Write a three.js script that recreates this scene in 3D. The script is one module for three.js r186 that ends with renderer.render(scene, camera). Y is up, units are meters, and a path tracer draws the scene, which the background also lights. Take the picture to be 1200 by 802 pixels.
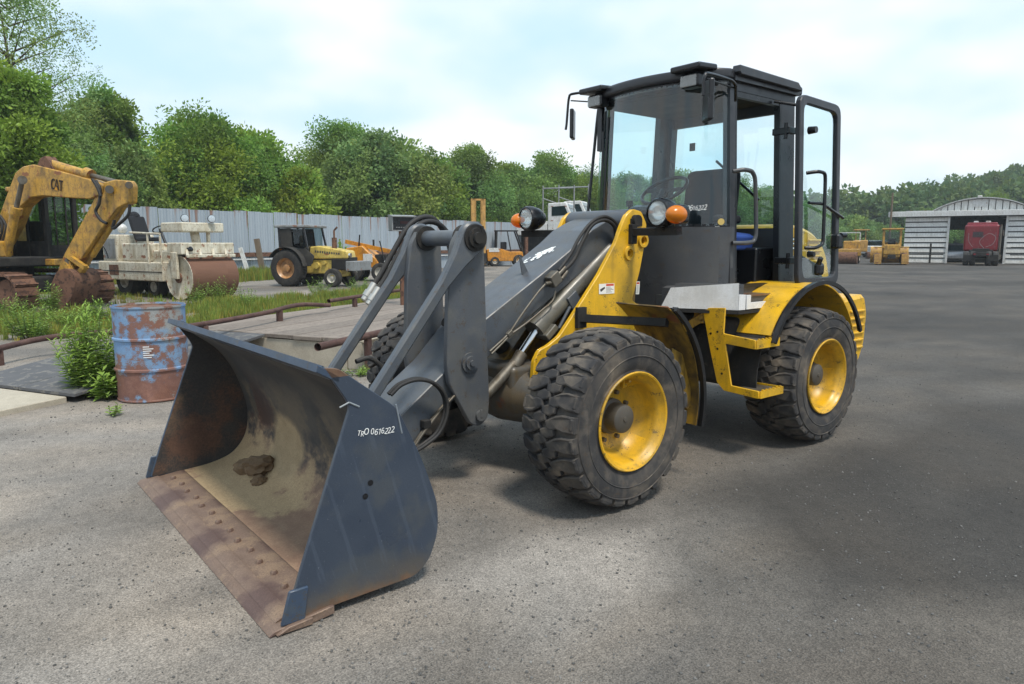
import * as THREE from 'three';
import { RoundedBoxGeometry } from 'three/addons/geometries/RoundedBoxGeometry.js';
import { mergeGeometries, toCreasedNormals } from 'three/addons/utils/BufferGeometryUtils.js';
import { createNoise2D, createNoise3D } from 'simplex-noise';

// ---------------------------------------------------------------- camera, sky, sun, exposure
const scene = new THREE.Scene();
const FPX = 829.85, PITCH = 0.138, EYE = 1.532;
const camera = new THREE.PerspectiveCamera(2 * Math.atan(401 / FPX) * 180 / Math.PI, 1200 / 802, 0.1, 2500);
camera.position.set(0, EYE, 0);
camera.rotation.x = -PITCH;
const renderer = new THREE.WebGLRenderer({ antialias: true });
renderer.toneMapping = THREE.LinearToneMapping;
renderer.toneMappingExposure = 1.36;
renderer.shadowMap.enabled = true;

function mulberry(a) { return () => { a |= 0; a = a + 0x6D2B79F5 | 0; let t = Math.imul(a ^ a >>> 15, 1 | a); t = t + Math.imul(t ^ t >>> 7, 61 | t) ^ t; return ((t ^ t >>> 14) >>> 0) / 4294967296; }; }
const n2 = createNoise2D(mulberry(7)), n3 = createNoise3D(mulberry(8));
const fbm3 = (x, y, z, o = 4) => { let s = 0, a = .5; for (let i = 0; i < o; i++) { s += a * n3(x, y, z); x *= 2.03; y *= 2.03; z *= 2.03; a *= .5; } return s; };
const fbm2 = (x, y, o = 4) => { let s = 0, a = .5; for (let i = 0; i < o; i++) { s += a * n2(x, y); x *= 2.03; y *= 2.03; a *= .5; } return s; };
const clamp = (x, a = 0, b = 1) => Math.min(b, Math.max(a, x));
const sstep = (a, b, x) => { const t = clamp((x - a) / (b - a)); return t * t * (3 - 2 * t); };
const lerp = (a, b, t) => a + (b - a) * t;

{ // hazy bright summer sky with thin white cloud
  const W = 1024, H = 512, d = new Float32Array(W * H * 4);
  for (let j = 0; j < H; j++) for (let i = 0; i < W; i++) {
    const el = ((j + .5) / H - .5) * Math.PI, az = ((i + .5) / W) * 2 * Math.PI;
    const y = Math.sin(el), x = Math.cos(el) * Math.cos(az), z = Math.cos(el) * Math.sin(az);
    const up = Math.max(0, y), t = Math.pow(1 - up, 2.2);
    let r = lerp(.40, .56, t), g = lerp(.62, .735, t), b = lerp(.83, .85, t);
    const k = 1 / (up + .22), c1 = fbm3(x * k * 1.1 + 3.1, y * 1.5, z * k * 1.1 + 2.2, 5), c2 = fbm3(x * k * .45 + 9, y, z * k * .45 + 4, 3);
    const side = .16 * (x * .55 + .2);          // the milky cloud lies thicker where the photograph shows it
    const cl = sstep(-.5, .62, c1 * .8 + c2 * .75 + .12 + side) * .92;
    r = lerp(r, .86, cl); g = lerp(g, .87, cl); b = lerp(b, .88, cl);
    if (y < 0) { r = .3; g = .3; b = .29; }
    const o = (j * W + i) * 4; d[o] = r; d[o + 1] = g; d[o + 2] = b; d[o + 3] = 1;
  }
  const sky = new THREE.DataTexture(d, W, H, THREE.RGBAFormat, THREE.FloatType);
  sky.mapping = THREE.EquirectangularReflectionMapping; sky.magFilter = THREE.LinearFilter; sky.needsUpdate = true;
  scene.background = sky; scene.environment = sky;
}
const sun = new THREE.DirectionalLight(new THREE.Color().setRGB(1, .92, .80), 2.7);
sun.position.set(13, 50, 15); sun.target.position.set(0, 0, -6);
sun.castShadow = true; sun.shadow.radius = 20;
sun.shadow.mapSize.set(2048, 2048);
Object.assign(sun.shadow.camera, { left: -45, right: 45, top: 45, bottom: -45, near: 1, far: 160 });
scene.add(sun, sun.target);

// ---------------------------------------------------------------- helpers
const cp = Math.cos(PITCH), sp = Math.sin(PITCH);
function ray(px, py) { const u = (px - 600) / FPX, v = (py - 401) / FPX; return [u, -sp - cp * v, -cp + sp * v]; }
function ground(px, py, y = 0) { const d = ray(px, py), t = (y - EYE) / d[1]; return new THREE.Vector3(d[0] * t, y, d[2] * t); }
function atDepth(px, py, z) { const d = ray(px, py), t = z / d[2]; return new THREE.Vector3(d[0] * t, EYE + d[1] * t, z); }
// a thing's own frame: pix(px, py, z) gives own [x, y] of a pixel on the thing's plane z
function framePix(g) {
  const c = Math.cos(g.rotation.y), s = Math.sin(g.rotation.y), p = g.position;
  return (px, py, z) => {
    const d = ray(px, py), o = [-p.x, EYE - p.y, -p.z];
    const dx = d[0] * c - d[2] * s, dz = d[0] * s + d[2] * c, ox = o[0] * c - o[2] * s, oz = o[0] * s + o[2] * c, t = (z - oz) / dz;
    return [ox + dx * t, o[1] + d[1] * t];
  };
}
const used = {};
function numbered(n) { used[n] = (used[n] ?? -1) + 1; return used[n] ? `${n}_${String(used[n]).padStart(3, '0')}` : n; }
function tag(o, label, category, group) { o.userData.label = label; o.userData.category = category; if (group) o.userData.group = group; return o; }
function thing(name, label, category, pos = [0, 0, 0], turn = 0, group) {
  const g = new THREE.Group(); g.name = numbered(name); g.position.set(...pos); g.rotation.y = turn; scene.add(g);
  return tag(g, label, category, group);
}
function boxUV(g, s = 1) {           // uv in metres, each face from its own direction
  const p = g.attributes.position, n = p.count, uv = new Float32Array(n * 2);
  const a = new THREE.Vector3(), b = new THREE.Vector3(), c = new THREE.Vector3();
  for (let i = 0; i < n; i += 3) {
    a.fromBufferAttribute(p, i); b.fromBufferAttribute(p, i + 1); c.fromBufferAttribute(p, i + 2);
    const v = b.clone().sub(a).cross(c.clone().sub(a)), ax = Math.abs(v.x), ay = Math.abs(v.y), az = Math.abs(v.z);
    for (let k = 0; k < 3; k++) {
      const x = p.getX(i + k), y = p.getY(i + k), z = p.getZ(i + k);
      const q = ax >= ay && ax >= az ? [z + .37, y] : ay >= az ? [x, z + .61] : [x + .13, y];
      uv[(i + k) * 2] = q[0] * s; uv[(i + k) * 2 + 1] = q[1] * s;
    }
  }
  g.setAttribute('uv', new THREE.BufferAttribute(uv, 2)); return g;
}
function flat(g) { g = g.index ? g.toNonIndexed() : g; for (const k of Object.keys(g.attributes)) if (!['position', 'normal', 'uv'].includes(k)) g.deleteAttribute(k); g.clearGroups(); return g; }
function join(gs, keepUV) {
  gs = (Array.isArray(gs) ? gs.flat(9) : [gs]).map(flat);
  if (keepUV) return gs.length > 1 ? mergeGeometries(gs) : gs[0];
  for (const g of gs) if (g.attributes.uv) g.deleteAttribute('uv');
  return boxUV(gs.length > 1 ? mergeGeometries(gs) : gs[0]);
}
function mesh(name, gs, mat, parent, keepUV) {
  const m = new THREE.Mesh(join(gs, keepUV), mat); m.name = name; m.castShadow = m.receiveShadow = true; parent.add(m); return m;
}
function top(name, gs, mat, label, category, group, keepUV) { return tag(mesh(numbered(name), gs, mat, scene, keepUV), label, category, group); }
function struct(name, gs, mat, keepUV) { const m = mesh(name, gs, mat, scene, keepUV); m.userData.kind = 'structure'; return m; }
const V = (x, y, z) => new THREE.Vector3(x, y, z);
function place(g, x, y, z, rx = 0, ry = 0, rz = 0) { if (rx) g.rotateX(rx); if (ry) g.rotateY(ry); if (rz) g.rotateZ(rz); return g.translate(x, y, z); }
function box(w, h, d, x = 0, y = 0, z = 0, rx = 0, ry = 0, rz = 0) { return place(new THREE.BoxGeometry(w, h, d), x, y, z, rx, ry, rz); }
function rbox(w, h, d, r, x = 0, y = 0, z = 0, rx = 0, ry = 0, rz = 0) { return place(new RoundedBoxGeometry(w, h, d, 2, Math.min(r, w / 2.01, h / 2.01, d / 2.01)), x, y, z, rx, ry, rz); }
function span(x0, x1, y0, y1, z0, z1, r = 0) { const w = Math.abs(x1 - x0), h = Math.abs(y1 - y0), d = Math.abs(z1 - z0), a = [(x0 + x1) / 2, (y0 + y1) / 2, (z0 + z1) / 2]; return r ? rbox(w, h, d, r, ...a) : box(w, h, d, ...a); }
function rod(a, b, r0, r1 = r0, seg = 14, open = false) {
  const A = V(...a), B = V(...b), d = B.clone().sub(A), g = new THREE.CylinderGeometry(r1, r0, d.length(), seg, 1, open);
  g.applyQuaternion(new THREE.Quaternion().setFromUnitVectors(V(0, 1, 0), d.normalize()));
  return g.translate((A.x + B.x) / 2, (A.y + B.y) / 2, (A.z + B.z) / 2);
}
function bar(a, b, w, h) {           // square bar from a to b
  const A = V(...a), B = V(...b), d = B.clone().sub(A), len = d.length(), g = new THREE.BoxGeometry(w, len, h);
  g.applyQuaternion(new THREE.Quaternion().setFromUnitVectors(V(0, 1, 0), d.normalize()));
  return g.translate((A.x + B.x) / 2, (A.y + B.y) / 2, (A.z + B.z) / 2);
}
function tube(pts, r, seg = 8, n = 0, tension = .5) { return new THREE.TubeGeometry(new THREE.CatmullRomCurve3(pts.map(p => V(...p)), false, 'catmullrom', tension), n || pts.length * 7, r, seg); }
function shapeOf(pts, holes = []) { const s = new THREE.Shape(pts.map(p => new THREE.Vector2(p[0], p[1]))); for (const [x, y, r] of holes) { const h = new THREE.Path(); h.absarc(x, y, r, 0, Math.PI * 2, true); s.holes.push(h); } return s; }
function plate(pts, z0, z1, bevel = .006, holes = []) {   // outline in x, y with real thickness between z0 and z1
  const g = new THREE.ExtrudeGeometry(shapeOf(pts, holes), { depth: Math.max(.001, z1 - z0 - 2 * bevel), bevelEnabled: bevel > 0, bevelThickness: bevel, bevelSize: bevel, bevelOffset: -bevel, bevelSegments: 1, curveSegments: 18 });
  return toCreasedNormals(g.translate(0, 0, z0 + bevel), .45);
}
function smooth(pts, n = 40, closed = true) { return new THREE.CatmullRomCurve3(pts.map(p => V(p[0], p[1], 0)), closed, 'centripetal').getPoints(n).slice(0, closed ? -1 : undefined).map(p => [p.x, p.y]); }
function rounded(pts, r) {           // polygon with its corners rounded
  const o = [], n = pts.length;
  for (let i = 0; i < n; i++) {
    const p = new THREE.Vector2(...pts[i]), a = new THREE.Vector2(...pts[(i + n - 1) % n]).sub(p), b = new THREE.Vector2(...pts[(i + 1) % n]).sub(p);
    const rr = Math.min(r[i] ?? r, a.length() * .45, b.length() * .45), s = p.clone().addScaledVector(a.normalize(), rr), e = p.clone().addScaledVector(b.normalize(), rr);
    for (let k = 0; k <= 4; k++) { const t = k / 4; o.push([(1 - t) ** 2 * s.x + 2 * t * (1 - t) * p.x + t * t * e.x, (1 - t) ** 2 * s.y + 2 * t * (1 - t) * p.y + t * t * e.y]); }
  }
  return o;
}
function offsetPath(pts, d) {        // an open path moved sideways by d
  return pts.map((p, i) => { const a = pts[Math.max(0, i - 1)], b = pts[Math.min(pts.length - 1, i + 1)], x = b[0] - a[0], y = b[1] - a[1], l = Math.hypot(x, y); return [p[0] - y / l * d, p[1] + x / l * d]; });
}
function sheet(path, z0, z1, t) { return plate([...path, ...offsetPath(path, t).reverse()], z0, z1, 0); }  // bent sheet of thickness t
function lathe(prof, seg = 48, axis = 'z') { // profile [r, along]
  const g = new THREE.LatheGeometry(prof.map(p => new THREE.Vector2(p[0], p[1])), seg); if (axis === 'z') g.rotateX(Math.PI / 2); if (axis === 'x') g.rotateZ(-Math.PI / 2); return toCreasedNormals(g, .6);
}
function arc(cx, cy, r, a0, a1, n = 24) { const o = []; for (let i = 0; i <= n; i++) { const a = lerp(a0, a1, i / n); o.push([cx + r * Math.cos(a), cy + r * Math.sin(a)]); } return o; }
function quad(c, uvFlip) {           // four corners, lower left first, anticlockwise
  const g = new THREE.BufferGeometry(), [a, b, d, e] = c;
  g.setAttribute('position', new THREE.BufferAttribute(new Float32Array([...a, ...b, ...d, ...a, ...d, ...e]), 3));
  g.setAttribute('uv', new THREE.BufferAttribute(new Float32Array([0, 0, 1, 0, 1, 1, 0, 0, 1, 1, 0, 1]), 2));
  g.computeVertexNormals(); return g;
}

// ---------------------------------------------------------------- procedural textures
function pnoise(period, seed) {      // tileable value noise
  const r = mulberry(seed), n = period, t = new Float32Array(n * n); for (let i = 0; i < n * n; i++) t[i] = r();
  return (u, v) => { const x = ((u % 1) + 1) % 1 * n, y = ((v % 1) + 1) % 1 * n, i = Math.floor(x), j = Math.floor(y); let fx = x - i, fy = y - j; fx = fx * fx * (3 - 2 * fx); fy = fy * fy * (3 - 2 * fy); const a = i % n, b = (i + 1) % n, c = j % n * n, d = (j + 1) % n * n; return lerp(lerp(t[c + a], t[c + b], fx), lerp(t[d + a], t[d + b], fx), fy); };
}
function bake(f, n = 512) {            // noise sampled once, looked up afterwards
  const t = new Float32Array(n * n); for (let j = 0; j < n; j++) for (let i = 0; i < n; i++) t[j * n + i] = f(i / n, j / n);
  return (u, v) => { const x = (u - Math.floor(u)) * n, y = (v - Math.floor(v)) * n, i = x | 0, j = y | 0, fx = x - i, fy = y - j, a = i % n, b = (i + 1) % n, c = (j % n) * n, d = ((j + 1) % n) * n; return (t[c + a] * (1 - fx) + t[c + b] * fx) * (1 - fy) + (t[d + a] * (1 - fx) + t[d + b] * fx) * fy; };
}
function pfbm(period, seed, oct = 5) { const L = []; for (let i = 0; i < oct; i++) L.push(pnoise(period << i, seed + i * 17)); return (u, v) => { let s = 0, a = 1, w = 0; for (const f of L) { s += a * f(u, v); w += a; a *= .55; } return s / w; }; }
function tex(size, fn, rep = 1, srgb = true) {
  const [W, H] = Array.isArray(size) ? size : [size, size], d = new Uint8Array(W * H * 4);
  for (let j = 0; j < H; j++) for (let i = 0; i < W; i++) { const c = fn((i + .5) / W, (j + .5) / H), o = (j * W + i) * 4; for (let k = 0; k < 3; k++) d[o + k] = clamp(c[k] ?? c[0], 0, 255); d[o + 3] = 255; }
  const t = new THREE.DataTexture(d, W, H); t.wrapS = t.wrapT = THREE.RepeatWrapping; t.magFilter = THREE.LinearFilter; t.minFilter = THREE.LinearMipmapLinearFilter; t.generateMipmaps = true;
  if (srgb) t.colorSpace = THREE.SRGBColorSpace; Array.isArray(rep) ? t.repeat.set(...rep) : t.repeat.set(rep, rep); t.needsUpdate = true; return t;
}
const mix3 = (a, b, t) => [lerp(a[0], b[0], t), lerp(a[1], b[1], t), lerp(a[2], b[2], t)];
const std = (o) => new THREE.MeshStandardMaterial({ side: THREE.DoubleSide, ...o });
const phys = (o) => new THREE.MeshPhysicalMaterial({ side: THREE.DoubleSide, ...o });
const hex = h => [(h >> 16) & 255, (h >> 8) & 255, h & 255];
const NA = bake(pfbm(4, 11, 6)), NB = bake(pfbm(6, 51, 6)), NC = bake(pfbm(16, 91, 4)), ND = bake(pfbm(3, 131, 5)), NS = bake(pnoise(256, 171)), NT = bake(pnoise(128, 191));
// painted metal: dust patches, stone chips, fine scratches; rust 0..1
function paintTex(base, dirt, amount, chips, rust = 0, size = 512) {
  return tex(size, (u, v) => {
    let c = base; const a = NA(u, v), b = NB(u, v);
    c = mix3(c, dirt, amount * sstep(.42, .78, a) + amount * .5 * sstep(.5, .8, NC(u, v)));
    c = c.map(x => x * (.93 + .14 * NS(u, v) * NB(v, u)));
    const st = sstep(.52, .74, NA(u * 5, v * .6)) * amount * .45; c = mix3(c, dirt.map(x => x * .8), st);                       // run-off streaks
    if (chips) { const e = NC(u * 1.3, v * 1.3) + .5 * (NS(u, v) - .5); if (e > .82 - .05 * chips) c = mix3(c, [74, 62, 52], .6); }   // scratches, chips
    if (chips && NT(u, v) > 1 - chips * .05 && b > .5) c = mix3(c, [150, 150, 145], .7);
    if (rust) { const k = .8 * sstep(.72 - .22 * rust, .80 - .2 * rust, b + .10 * (NS(u, v) - .5) + .12 * (NC(u, v) - .5)); c = mix3(c, mix3([92, 48, 30], [140, 84, 54], NC(u, v)), k); }
    return c;
  });
}
const bumpFine = tex(512, (u, v) => { const a = 110 + 90 * (NC(u, v) - .5) + 60 * (NS(u, v) - .5); return [a, a, a]; }, 1, false);
const roughTex = tex(512, (u, v) => { const a = 130 + 150 * (NA(u, v) - .5) + 60 * (NC(v, u) - .5); return [a, a, a]; }, 1, false);
const painted = (base, dirt, amount, chips, rust, o = {}) => std({ map: paintTex(hex(base), hex(dirt), amount, chips, rust), roughness: .75, roughnessMap: roughTex, bumpMap: bumpFine, bumpScale: .0006, ...o });
const M = {
  yellow: painted(0xe3b11f, 0x9a7c3a, .38, .4, 0, { roughness: .75 }),
  yellowDirty: painted(0x9c7a2a, 0x43382a, .95, .6, .2, { roughness: 1 }),
  boom: painted(0x4e545c, 0x6b6860, .4, .6, 0),
  lever: painted(0x50545a, 0x6a675f, .5, .6, 0, { roughness: .9 }),
  cab: painted(0x47494d, 0x5d5b57, .35, .2, 0),
  frame: painted(0x2b2d32, 0x45454a, .35, .2, 0),
  cylinder: painted(0x55544f, 0x76705f, .6, .4, 0),
  bucketBlue: painted(0x35465d, 0x5c5a52, .32, .5, 0, { roughness: .85 }),
  black: std({ color: 0x15161a, roughness: .6, roughnessMap: roughTex }),
  blackMatte: std({ map: paintTex([30, 30, 31], [70, 66, 58], .5, .2), roughness: .95 }),
  rubberEdge: std({ map: paintTex([24, 24, 26], [58, 57, 55], .3, .2), roughness: .35 }),
  hose: std({ map: paintTex([30, 30, 32], [80, 74, 64], .4, 0), roughness: .65 }),
  tyre: std({ map: paintTex([48, 48, 50], [108, 99, 88], .9, .3), roughness: .9, bumpMap: bumpFine, bumpScale: .002 }),
  chrome: std({ color: 0xc8c8c8, metalness: 1, roughness: .16 }),
  zinc: std({ color: 0xb4b2ac, metalness: .85, roughness: .42 }),
  bead: painted(0x7f8891, 0x9a9a94, .4, 0, 0),
  steel: std({ map: paintTex([120, 116, 108], [80, 68, 52], .6, .3), metalness: .6, roughness: .55 }),
  axle: painted(0x55534f, 0x6e5a3c, .8, .3, .1, { roughness: 1 }),
  hub: painted(0x4a4844, 0x5c5448, .6, .3, 0, { roughness: 1 }),
  rim: painted(0xdca81c, 0x84703c, .5, .5, 0, { roughness: .75 }),
  white: painted(0xe0e2e4, 0xbcb8b0, .3, 0, 0, { roughness: .5 }),
  glass: phys({ color: new THREE.Color().setRGB(.76, .92, .95), transmission: 1, thickness: 0, roughness: 0, ior: 1.7, metalness: 0 }),
  glassDark: phys({ color: new THREE.Color().setRGB(.35, .45, .47), transmission: 1, thickness: 0, roughness: 0, ior: 1.5 }),
  lens: phys({ color: 0xf4f6f4, transmission: .75, thickness: 0, roughness: .12, ior: 1.5 }),
  amber: phys({ color: new THREE.Color().setRGB(.95, .28, .01), transmission: .45, thickness: 0, roughness: .25, ior: 1.5 }),
  reflector: std({ color: 0xe2e4e4, metalness: 1, roughness: .18 }),
  seat: std({ color: 0x1d1f24, roughness: .95 }),
  blueCloth: std({ color: 0x1d3f86, roughness: .95 }),
  chalk: null,
};
function inkDecal(w, h, draw) {      // print with clear ground
  const c = document.createElement('canvas'); c.width = w; c.height = h; draw(c.getContext('2d'), w, h);
  const t = new THREE.CanvasTexture(c); t.colorSpace = THREE.SRGBColorSpace;
  return std({ map: t, transparent: true, roughness: .85 });
}
function scrawl(text, size, colour = '#eef0ee') {
  const r = mulberry(text.length * 31 + 5);
  return (g, w, h) => { g.fillStyle = colour; g.strokeStyle = colour; g.lineWidth = size * .03; let x = w * .03; for (const ch of text) { g.save(); g.translate(x, h * .72 + (r() - .5) * h * .1); g.rotate((r() - .5) * .22); g.font = `italic ${size * (.9 + r() * .25)}px sans-serif`; g.fillText(ch, 0, 0); const m = g.measureText(ch).width; g.restore(); x += m * .94; } };
}

// ================================================================ ground
const stainRim = [[835, 590], [905, 640], [1000, 690], [1120, 712], [1230, 722], [1400, 640], [1320, 470], [1120, 470], [1010, 520], [930, 545], [870, 560]].map(q => ground(...q));   // oil-dark patch of asphalt beside the loader, traced on the ground
const stainAt = (x, z) => {
  const p = stainRim; let inside = false, dist = 9; for (let i = 0, j = p.length - 1; i < p.length; j = i++) { const a = p[i], b = p[j]; if ((a.z > z) !== (b.z > z) && x < (b.x - a.x) * (z - a.z) / (b.z - a.z) + a.x) inside = !inside; const dx = b.x - a.x, dz = b.z - a.z, t = clamp(((x - a.x) * dx + (z - a.z) * dz) / (dx * dx + dz * dz)); dist = Math.min(dist, Math.hypot(x - a.x - dx * t, z - a.z - dz * t)); }
  return inside ? dist : -dist;
};
{
  const N = 300, K = 5.2, ax = t => 1.2 + Math.sinh(K * t) / Math.sinh(K) * 900, az = t => -5.5 + Math.sinh(K * t) / Math.sinh(K) * 900;
  const pos = [], col = [], uv = [], idx = [];
  for (let j = 0; j <= N; j++) for (let i = 0; i <= N; i++) {
    const x = ax(i / N * 2 - 1), z = az(j / N * 2 - 1), d = Math.hypot(x, z);
    pos.push(x, 0, z); uv.push(x, z);
    const a = fbm2(x * .28, z * .28, 5), b = fbm2(x * 1.1 + 9, z * 1.1, 4), c = fbm2(x * .06 + 4, z * .14 + 2, 3), fine = n2(x * 5.5, z * 5.5), edge = fbm2(x * 2.2, z * 2.2, 4);
    // pale dusty side by the bucket, darker bare asphalt to the other side
    let k = lerp(.205, .088, sstep(-1.0, 1.7, x + .3 * (z + 4) + a * 1.4));
    k *= 1 + .26 * fbm2((x * .8 - z * .45) * .22, (x * .45 + z * .8) * 1.3 + 5, 4) + .30 * a + .34 * b + .16 * fine + .10 * n2(x * 13, z * 13);
    k = lerp(k, Math.min(k, .085) * .56, sstep(-.02, .11, stainAt(x, z) + .22 * edge));                          // oily dark patch with a ragged rim
    const pale = Math.max(Math.exp(-(((x - .30) / .55) ** 2 + ((z + 3.1) / .42) ** 2)), Math.exp(-(((x - 1.05) / .35) ** 2 + ((z + 2.15) / .22) ** 2)));
    k = lerp(k, k * 1.2 + .06, sstep(.35, .6, pale + .5 * edge));                               // pale dust
    const damp = sstep(-.1, .35, c + .2 * b) * sstep(9, 16, d); k *= 1 - .40 * damp;
    if (x > -2) k *= lerp(1, .74, sstep(6, 12, d) * sstep(-2, 2, x));
    const brown = .35 + .65 * sstep(.0, .5, b + .6 * a + .2);
    col.push(k * lerp(1.02, 1.08, brown), k * lerp(.955, .94, brown), k * lerp(.90, .81, brown));
  }
  for (let j = 0; j < N; j++) for (let i = 0; i < N; i++) { const a = j * (N + 1) + i; idx.push(a, a + N + 1, a + 1, a + 1, a + N + 1, a + N + 2); }
  const g = new THREE.BufferGeometry(); g.setAttribute('position', new THREE.Float32BufferAttribute(pos, 3)); g.setAttribute('uv', new THREE.Float32BufferAttribute(uv, 2)); g.setAttribute('color', new THREE.Float32BufferAttribute(col, 3)); g.setIndex(idx); g.computeVertexNormals();
  const grain = tex(1024, (u, v) => { const s = NS(u * 2, v * 2), s2 = NS(u + .3, v + .7), c = NC(u * 2, v * 2), e = NB(u, v); let k = 178 + 98 * (s - .5) + 32 * (c - .5) + 14 * (e - .5); if (s2 > .93) k += 55 * (s2 - .93) / .07; if (NT(u, v) > .95) k -= 60; return [k, k, k * .99]; }, 1 / 1.7);
  const gb = tex(1024, (u, v) => { const k = 120 + 130 * (NS(u * 2, v * 2) - .5) + 40 * (NC(u * 2, v * 2) - .5) + 60 * (NS(u, v) - .5); return [k, k, k]; }, 1 / 1.7, false);
  const m = new THREE.Mesh(g, std({ map: grain, vertexColors: true, roughness: .93, bumpMap: gb, bumpScale: .008, color: new THREE.Color().setRGB(2.05, 2.05, 2.05) }));
  m.name = 'asphalt_yard'; m.receiveShadow = true; m.userData.kind = 'structure'; scene.add(m);
}

// ================================================================ the wheel loader
const LX = -0.0246, LZ = -4.832, LTURN = Math.PI / 2 - .8898;
const loader = thing('wheel_loader', 'yellow and dark grey wheel loader with open cab door and bucket on the ground', 'wheel loader', [LX, 0, LZ], LTURN);
const P = framePix(loader);           // own x runs to the rear, z to the side with the door
const trace = (pts, z) => pts.map(q => P(q[0], q[1], z));
const grp = (name, parent) => { const g = new THREE.Group(); g.name = name; parent.add(g); return g; };

// ---- wheels
{
  const R = .525, prof = [[.283, .0], [.30, -.004], [.335, .012], [.40, .02], [.455, .008], [.482, -.025], [.492, -.09], [.496, -.20], [.492, -.31], [.482, -.375], [.455, -.408], [.40, -.42], [.335, -.412], [.283, -.40]];
  const carcass = lathe(prof, 72);
  const lugs = [], N = 26;
  const bend = (g, a0) => { // wrap a block given as x = arc length, y = radial, z = across
    const p = g.attributes.position; for (let i = 0; i < p.count; i++) { const r = .487 + p.getY(i), a = a0 + p.getX(i) / .5, z = p.getZ(i), drop = Math.pow(Math.abs(z + .2) / .2, 3.2) * .030; p.setXYZ(i, (r - drop) * Math.cos(a), (r - drop) * Math.sin(a), z); } g.computeVertexNormals(); return g; };
  const wave = (pts, y0, y1) => { const g = new THREE.ExtrudeGeometry(shapeOf(pts), { depth: y1 - y0, bevelEnabled: true, bevelThickness: .008, bevelSize: .010, bevelOffset: -.006, bevelSegments: 2 }); g.rotateX(-Math.PI / 2); return g.translate(0, y0, 0); };
  for (let i = 0; i < N; i++) {
    const a = i / N * Math.PI * 2;
    for (const s of [1, -1]) {        // S-shaped shoulder lug, long across, with a centre tongue; halves staggered
      const o = s > 0 ? 0 : Math.PI / N;
      const zc = z => s > 0 ? z : -.4 - z;  // mirror across the middle
      const L = [[-.040, .004], [.044, .006], [.046, -.05], [.034, -.095], [.046, -.130], [.042, -.165], [.008, -.178], [-.012, -.14], [-.030, -.105], [-.042, -.06]];
      const pts = L.map(([x, z]) => [s * x, -zc(z)]); if (s < 0) pts.reverse();
      lugs.push(bend(flat(wave(pts, .0, .026)), a + o));
      // centre block
      const C = [[-.074, -.118], [-.044, -.122], [-.026, -.160], [-.030, -.212], [-.062, -.222], [-.082, -.17]].map(([x, z]) => [s * x, -zc(z)]); if (s < 0) C.reverse();
      lugs.push(bend(flat(wave(C, .0, .024)), a + o));
      // side wall stub of the lug
      lugs.push(place(rbox(.07, .045, .03, .012), 0, 0, 0).applyMatrix4(new THREE.Matrix4().makeRotationZ(a + o + Math.PI / 2).setPosition(0, 0, 0)).translate(.474 * Math.cos(a + o), .474 * Math.sin(a + o), zc(-.008)));
    }
  }
  const rings = [lathe([[.445, .010], [.449, .016], [.453, .009]], 72), lathe([[.375, .016], [.380, .022], [.386, .016]], 72)];
  const tyreGeo = join([carcass, lugs, rings]);
  const rimGeo = join([lathe([[.270, -.02], [.287, .0], [.291, .010], [.285, .016], [.275, .012], [.262, -.012], [.250, -.022], [.240, -.05], [.236, -.10], [.224, -.125], [.20, -.165], [.17, -.185], [.10, -.19], [.10, -.2], [.20, -.2], [.25, -.16], [.262, -.05], [.270, -.02]], 64)]);
  const valve = join([rbox(.035, .05, .03, .006, .05, .20, -.10, .3), rod([.05, .20, -.1], [.05, .22, -.05], .008)]);
  const nuts = []; for (let i = 0; i < 8; i++) { const a = i / 8 * Math.PI * 2 + .3; nuts.push(rod([.145 * Math.cos(a), .145 * Math.sin(a), -.20], [.145 * Math.cos(a), .145 * Math.sin(a), -.166], .016, .014, 6)); }
  const hubGeo = join([lathe([[.0, -.062], [.07, -.062], [.082, -.07], [.085, -.08], [.086, -.15], [.105, -.16], [.108, -.2], [0, -.2]], 40), lathe([[.0, -.054], [.014, -.056], [.016, -.063]], 10)]);
  for (const [x, s, spin] of [[0, 1, .13], [2.2088, 1, .9], [0, -1, .5], [2.2088, -1, 1.7]]) {
    const w = grp('wheel', loader); w.position.set(x, R, 1.14 * s); if (s < 0) w.rotation.y = Math.PI; w.rotation.z = spin * s;
    mesh('tyre', tyreGeo.clone(), M.tyre, w, true); mesh('rim', rimGeo.clone(), M.rim, w, true); mesh('hub', hubGeo.clone(), M.hub, w, true); for (const n of nuts) mesh('wheel_nut', n.clone(), M.axle, w); mesh('valve_guard', valve.clone(), M.rim, w, true);
  }
  // axles
  for (const [n, x] of [['front_axle', 0], ['rear_axle', 2.2088]]) mesh(n, [lathe([[.09, -.94], [.13, -.93], [.135, -.80], [.11, -.74], [.105, -.45], [.15, -.30], [.19, -.2], [.21, 0], [.19, .2], [.15, .30], [.105, .45], [.11, .74], [.135, .80], [.13, .93], [.09, .94]], 28).translate(x, R, 0), lathe([[.15, .56], [.158, .58], [.158, .62], [.15, .64]], 28).translate(x, R, 0), rbox(.34, .26, .5, .04, x, R + .08, 0)], M.axle, loader);
}

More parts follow.
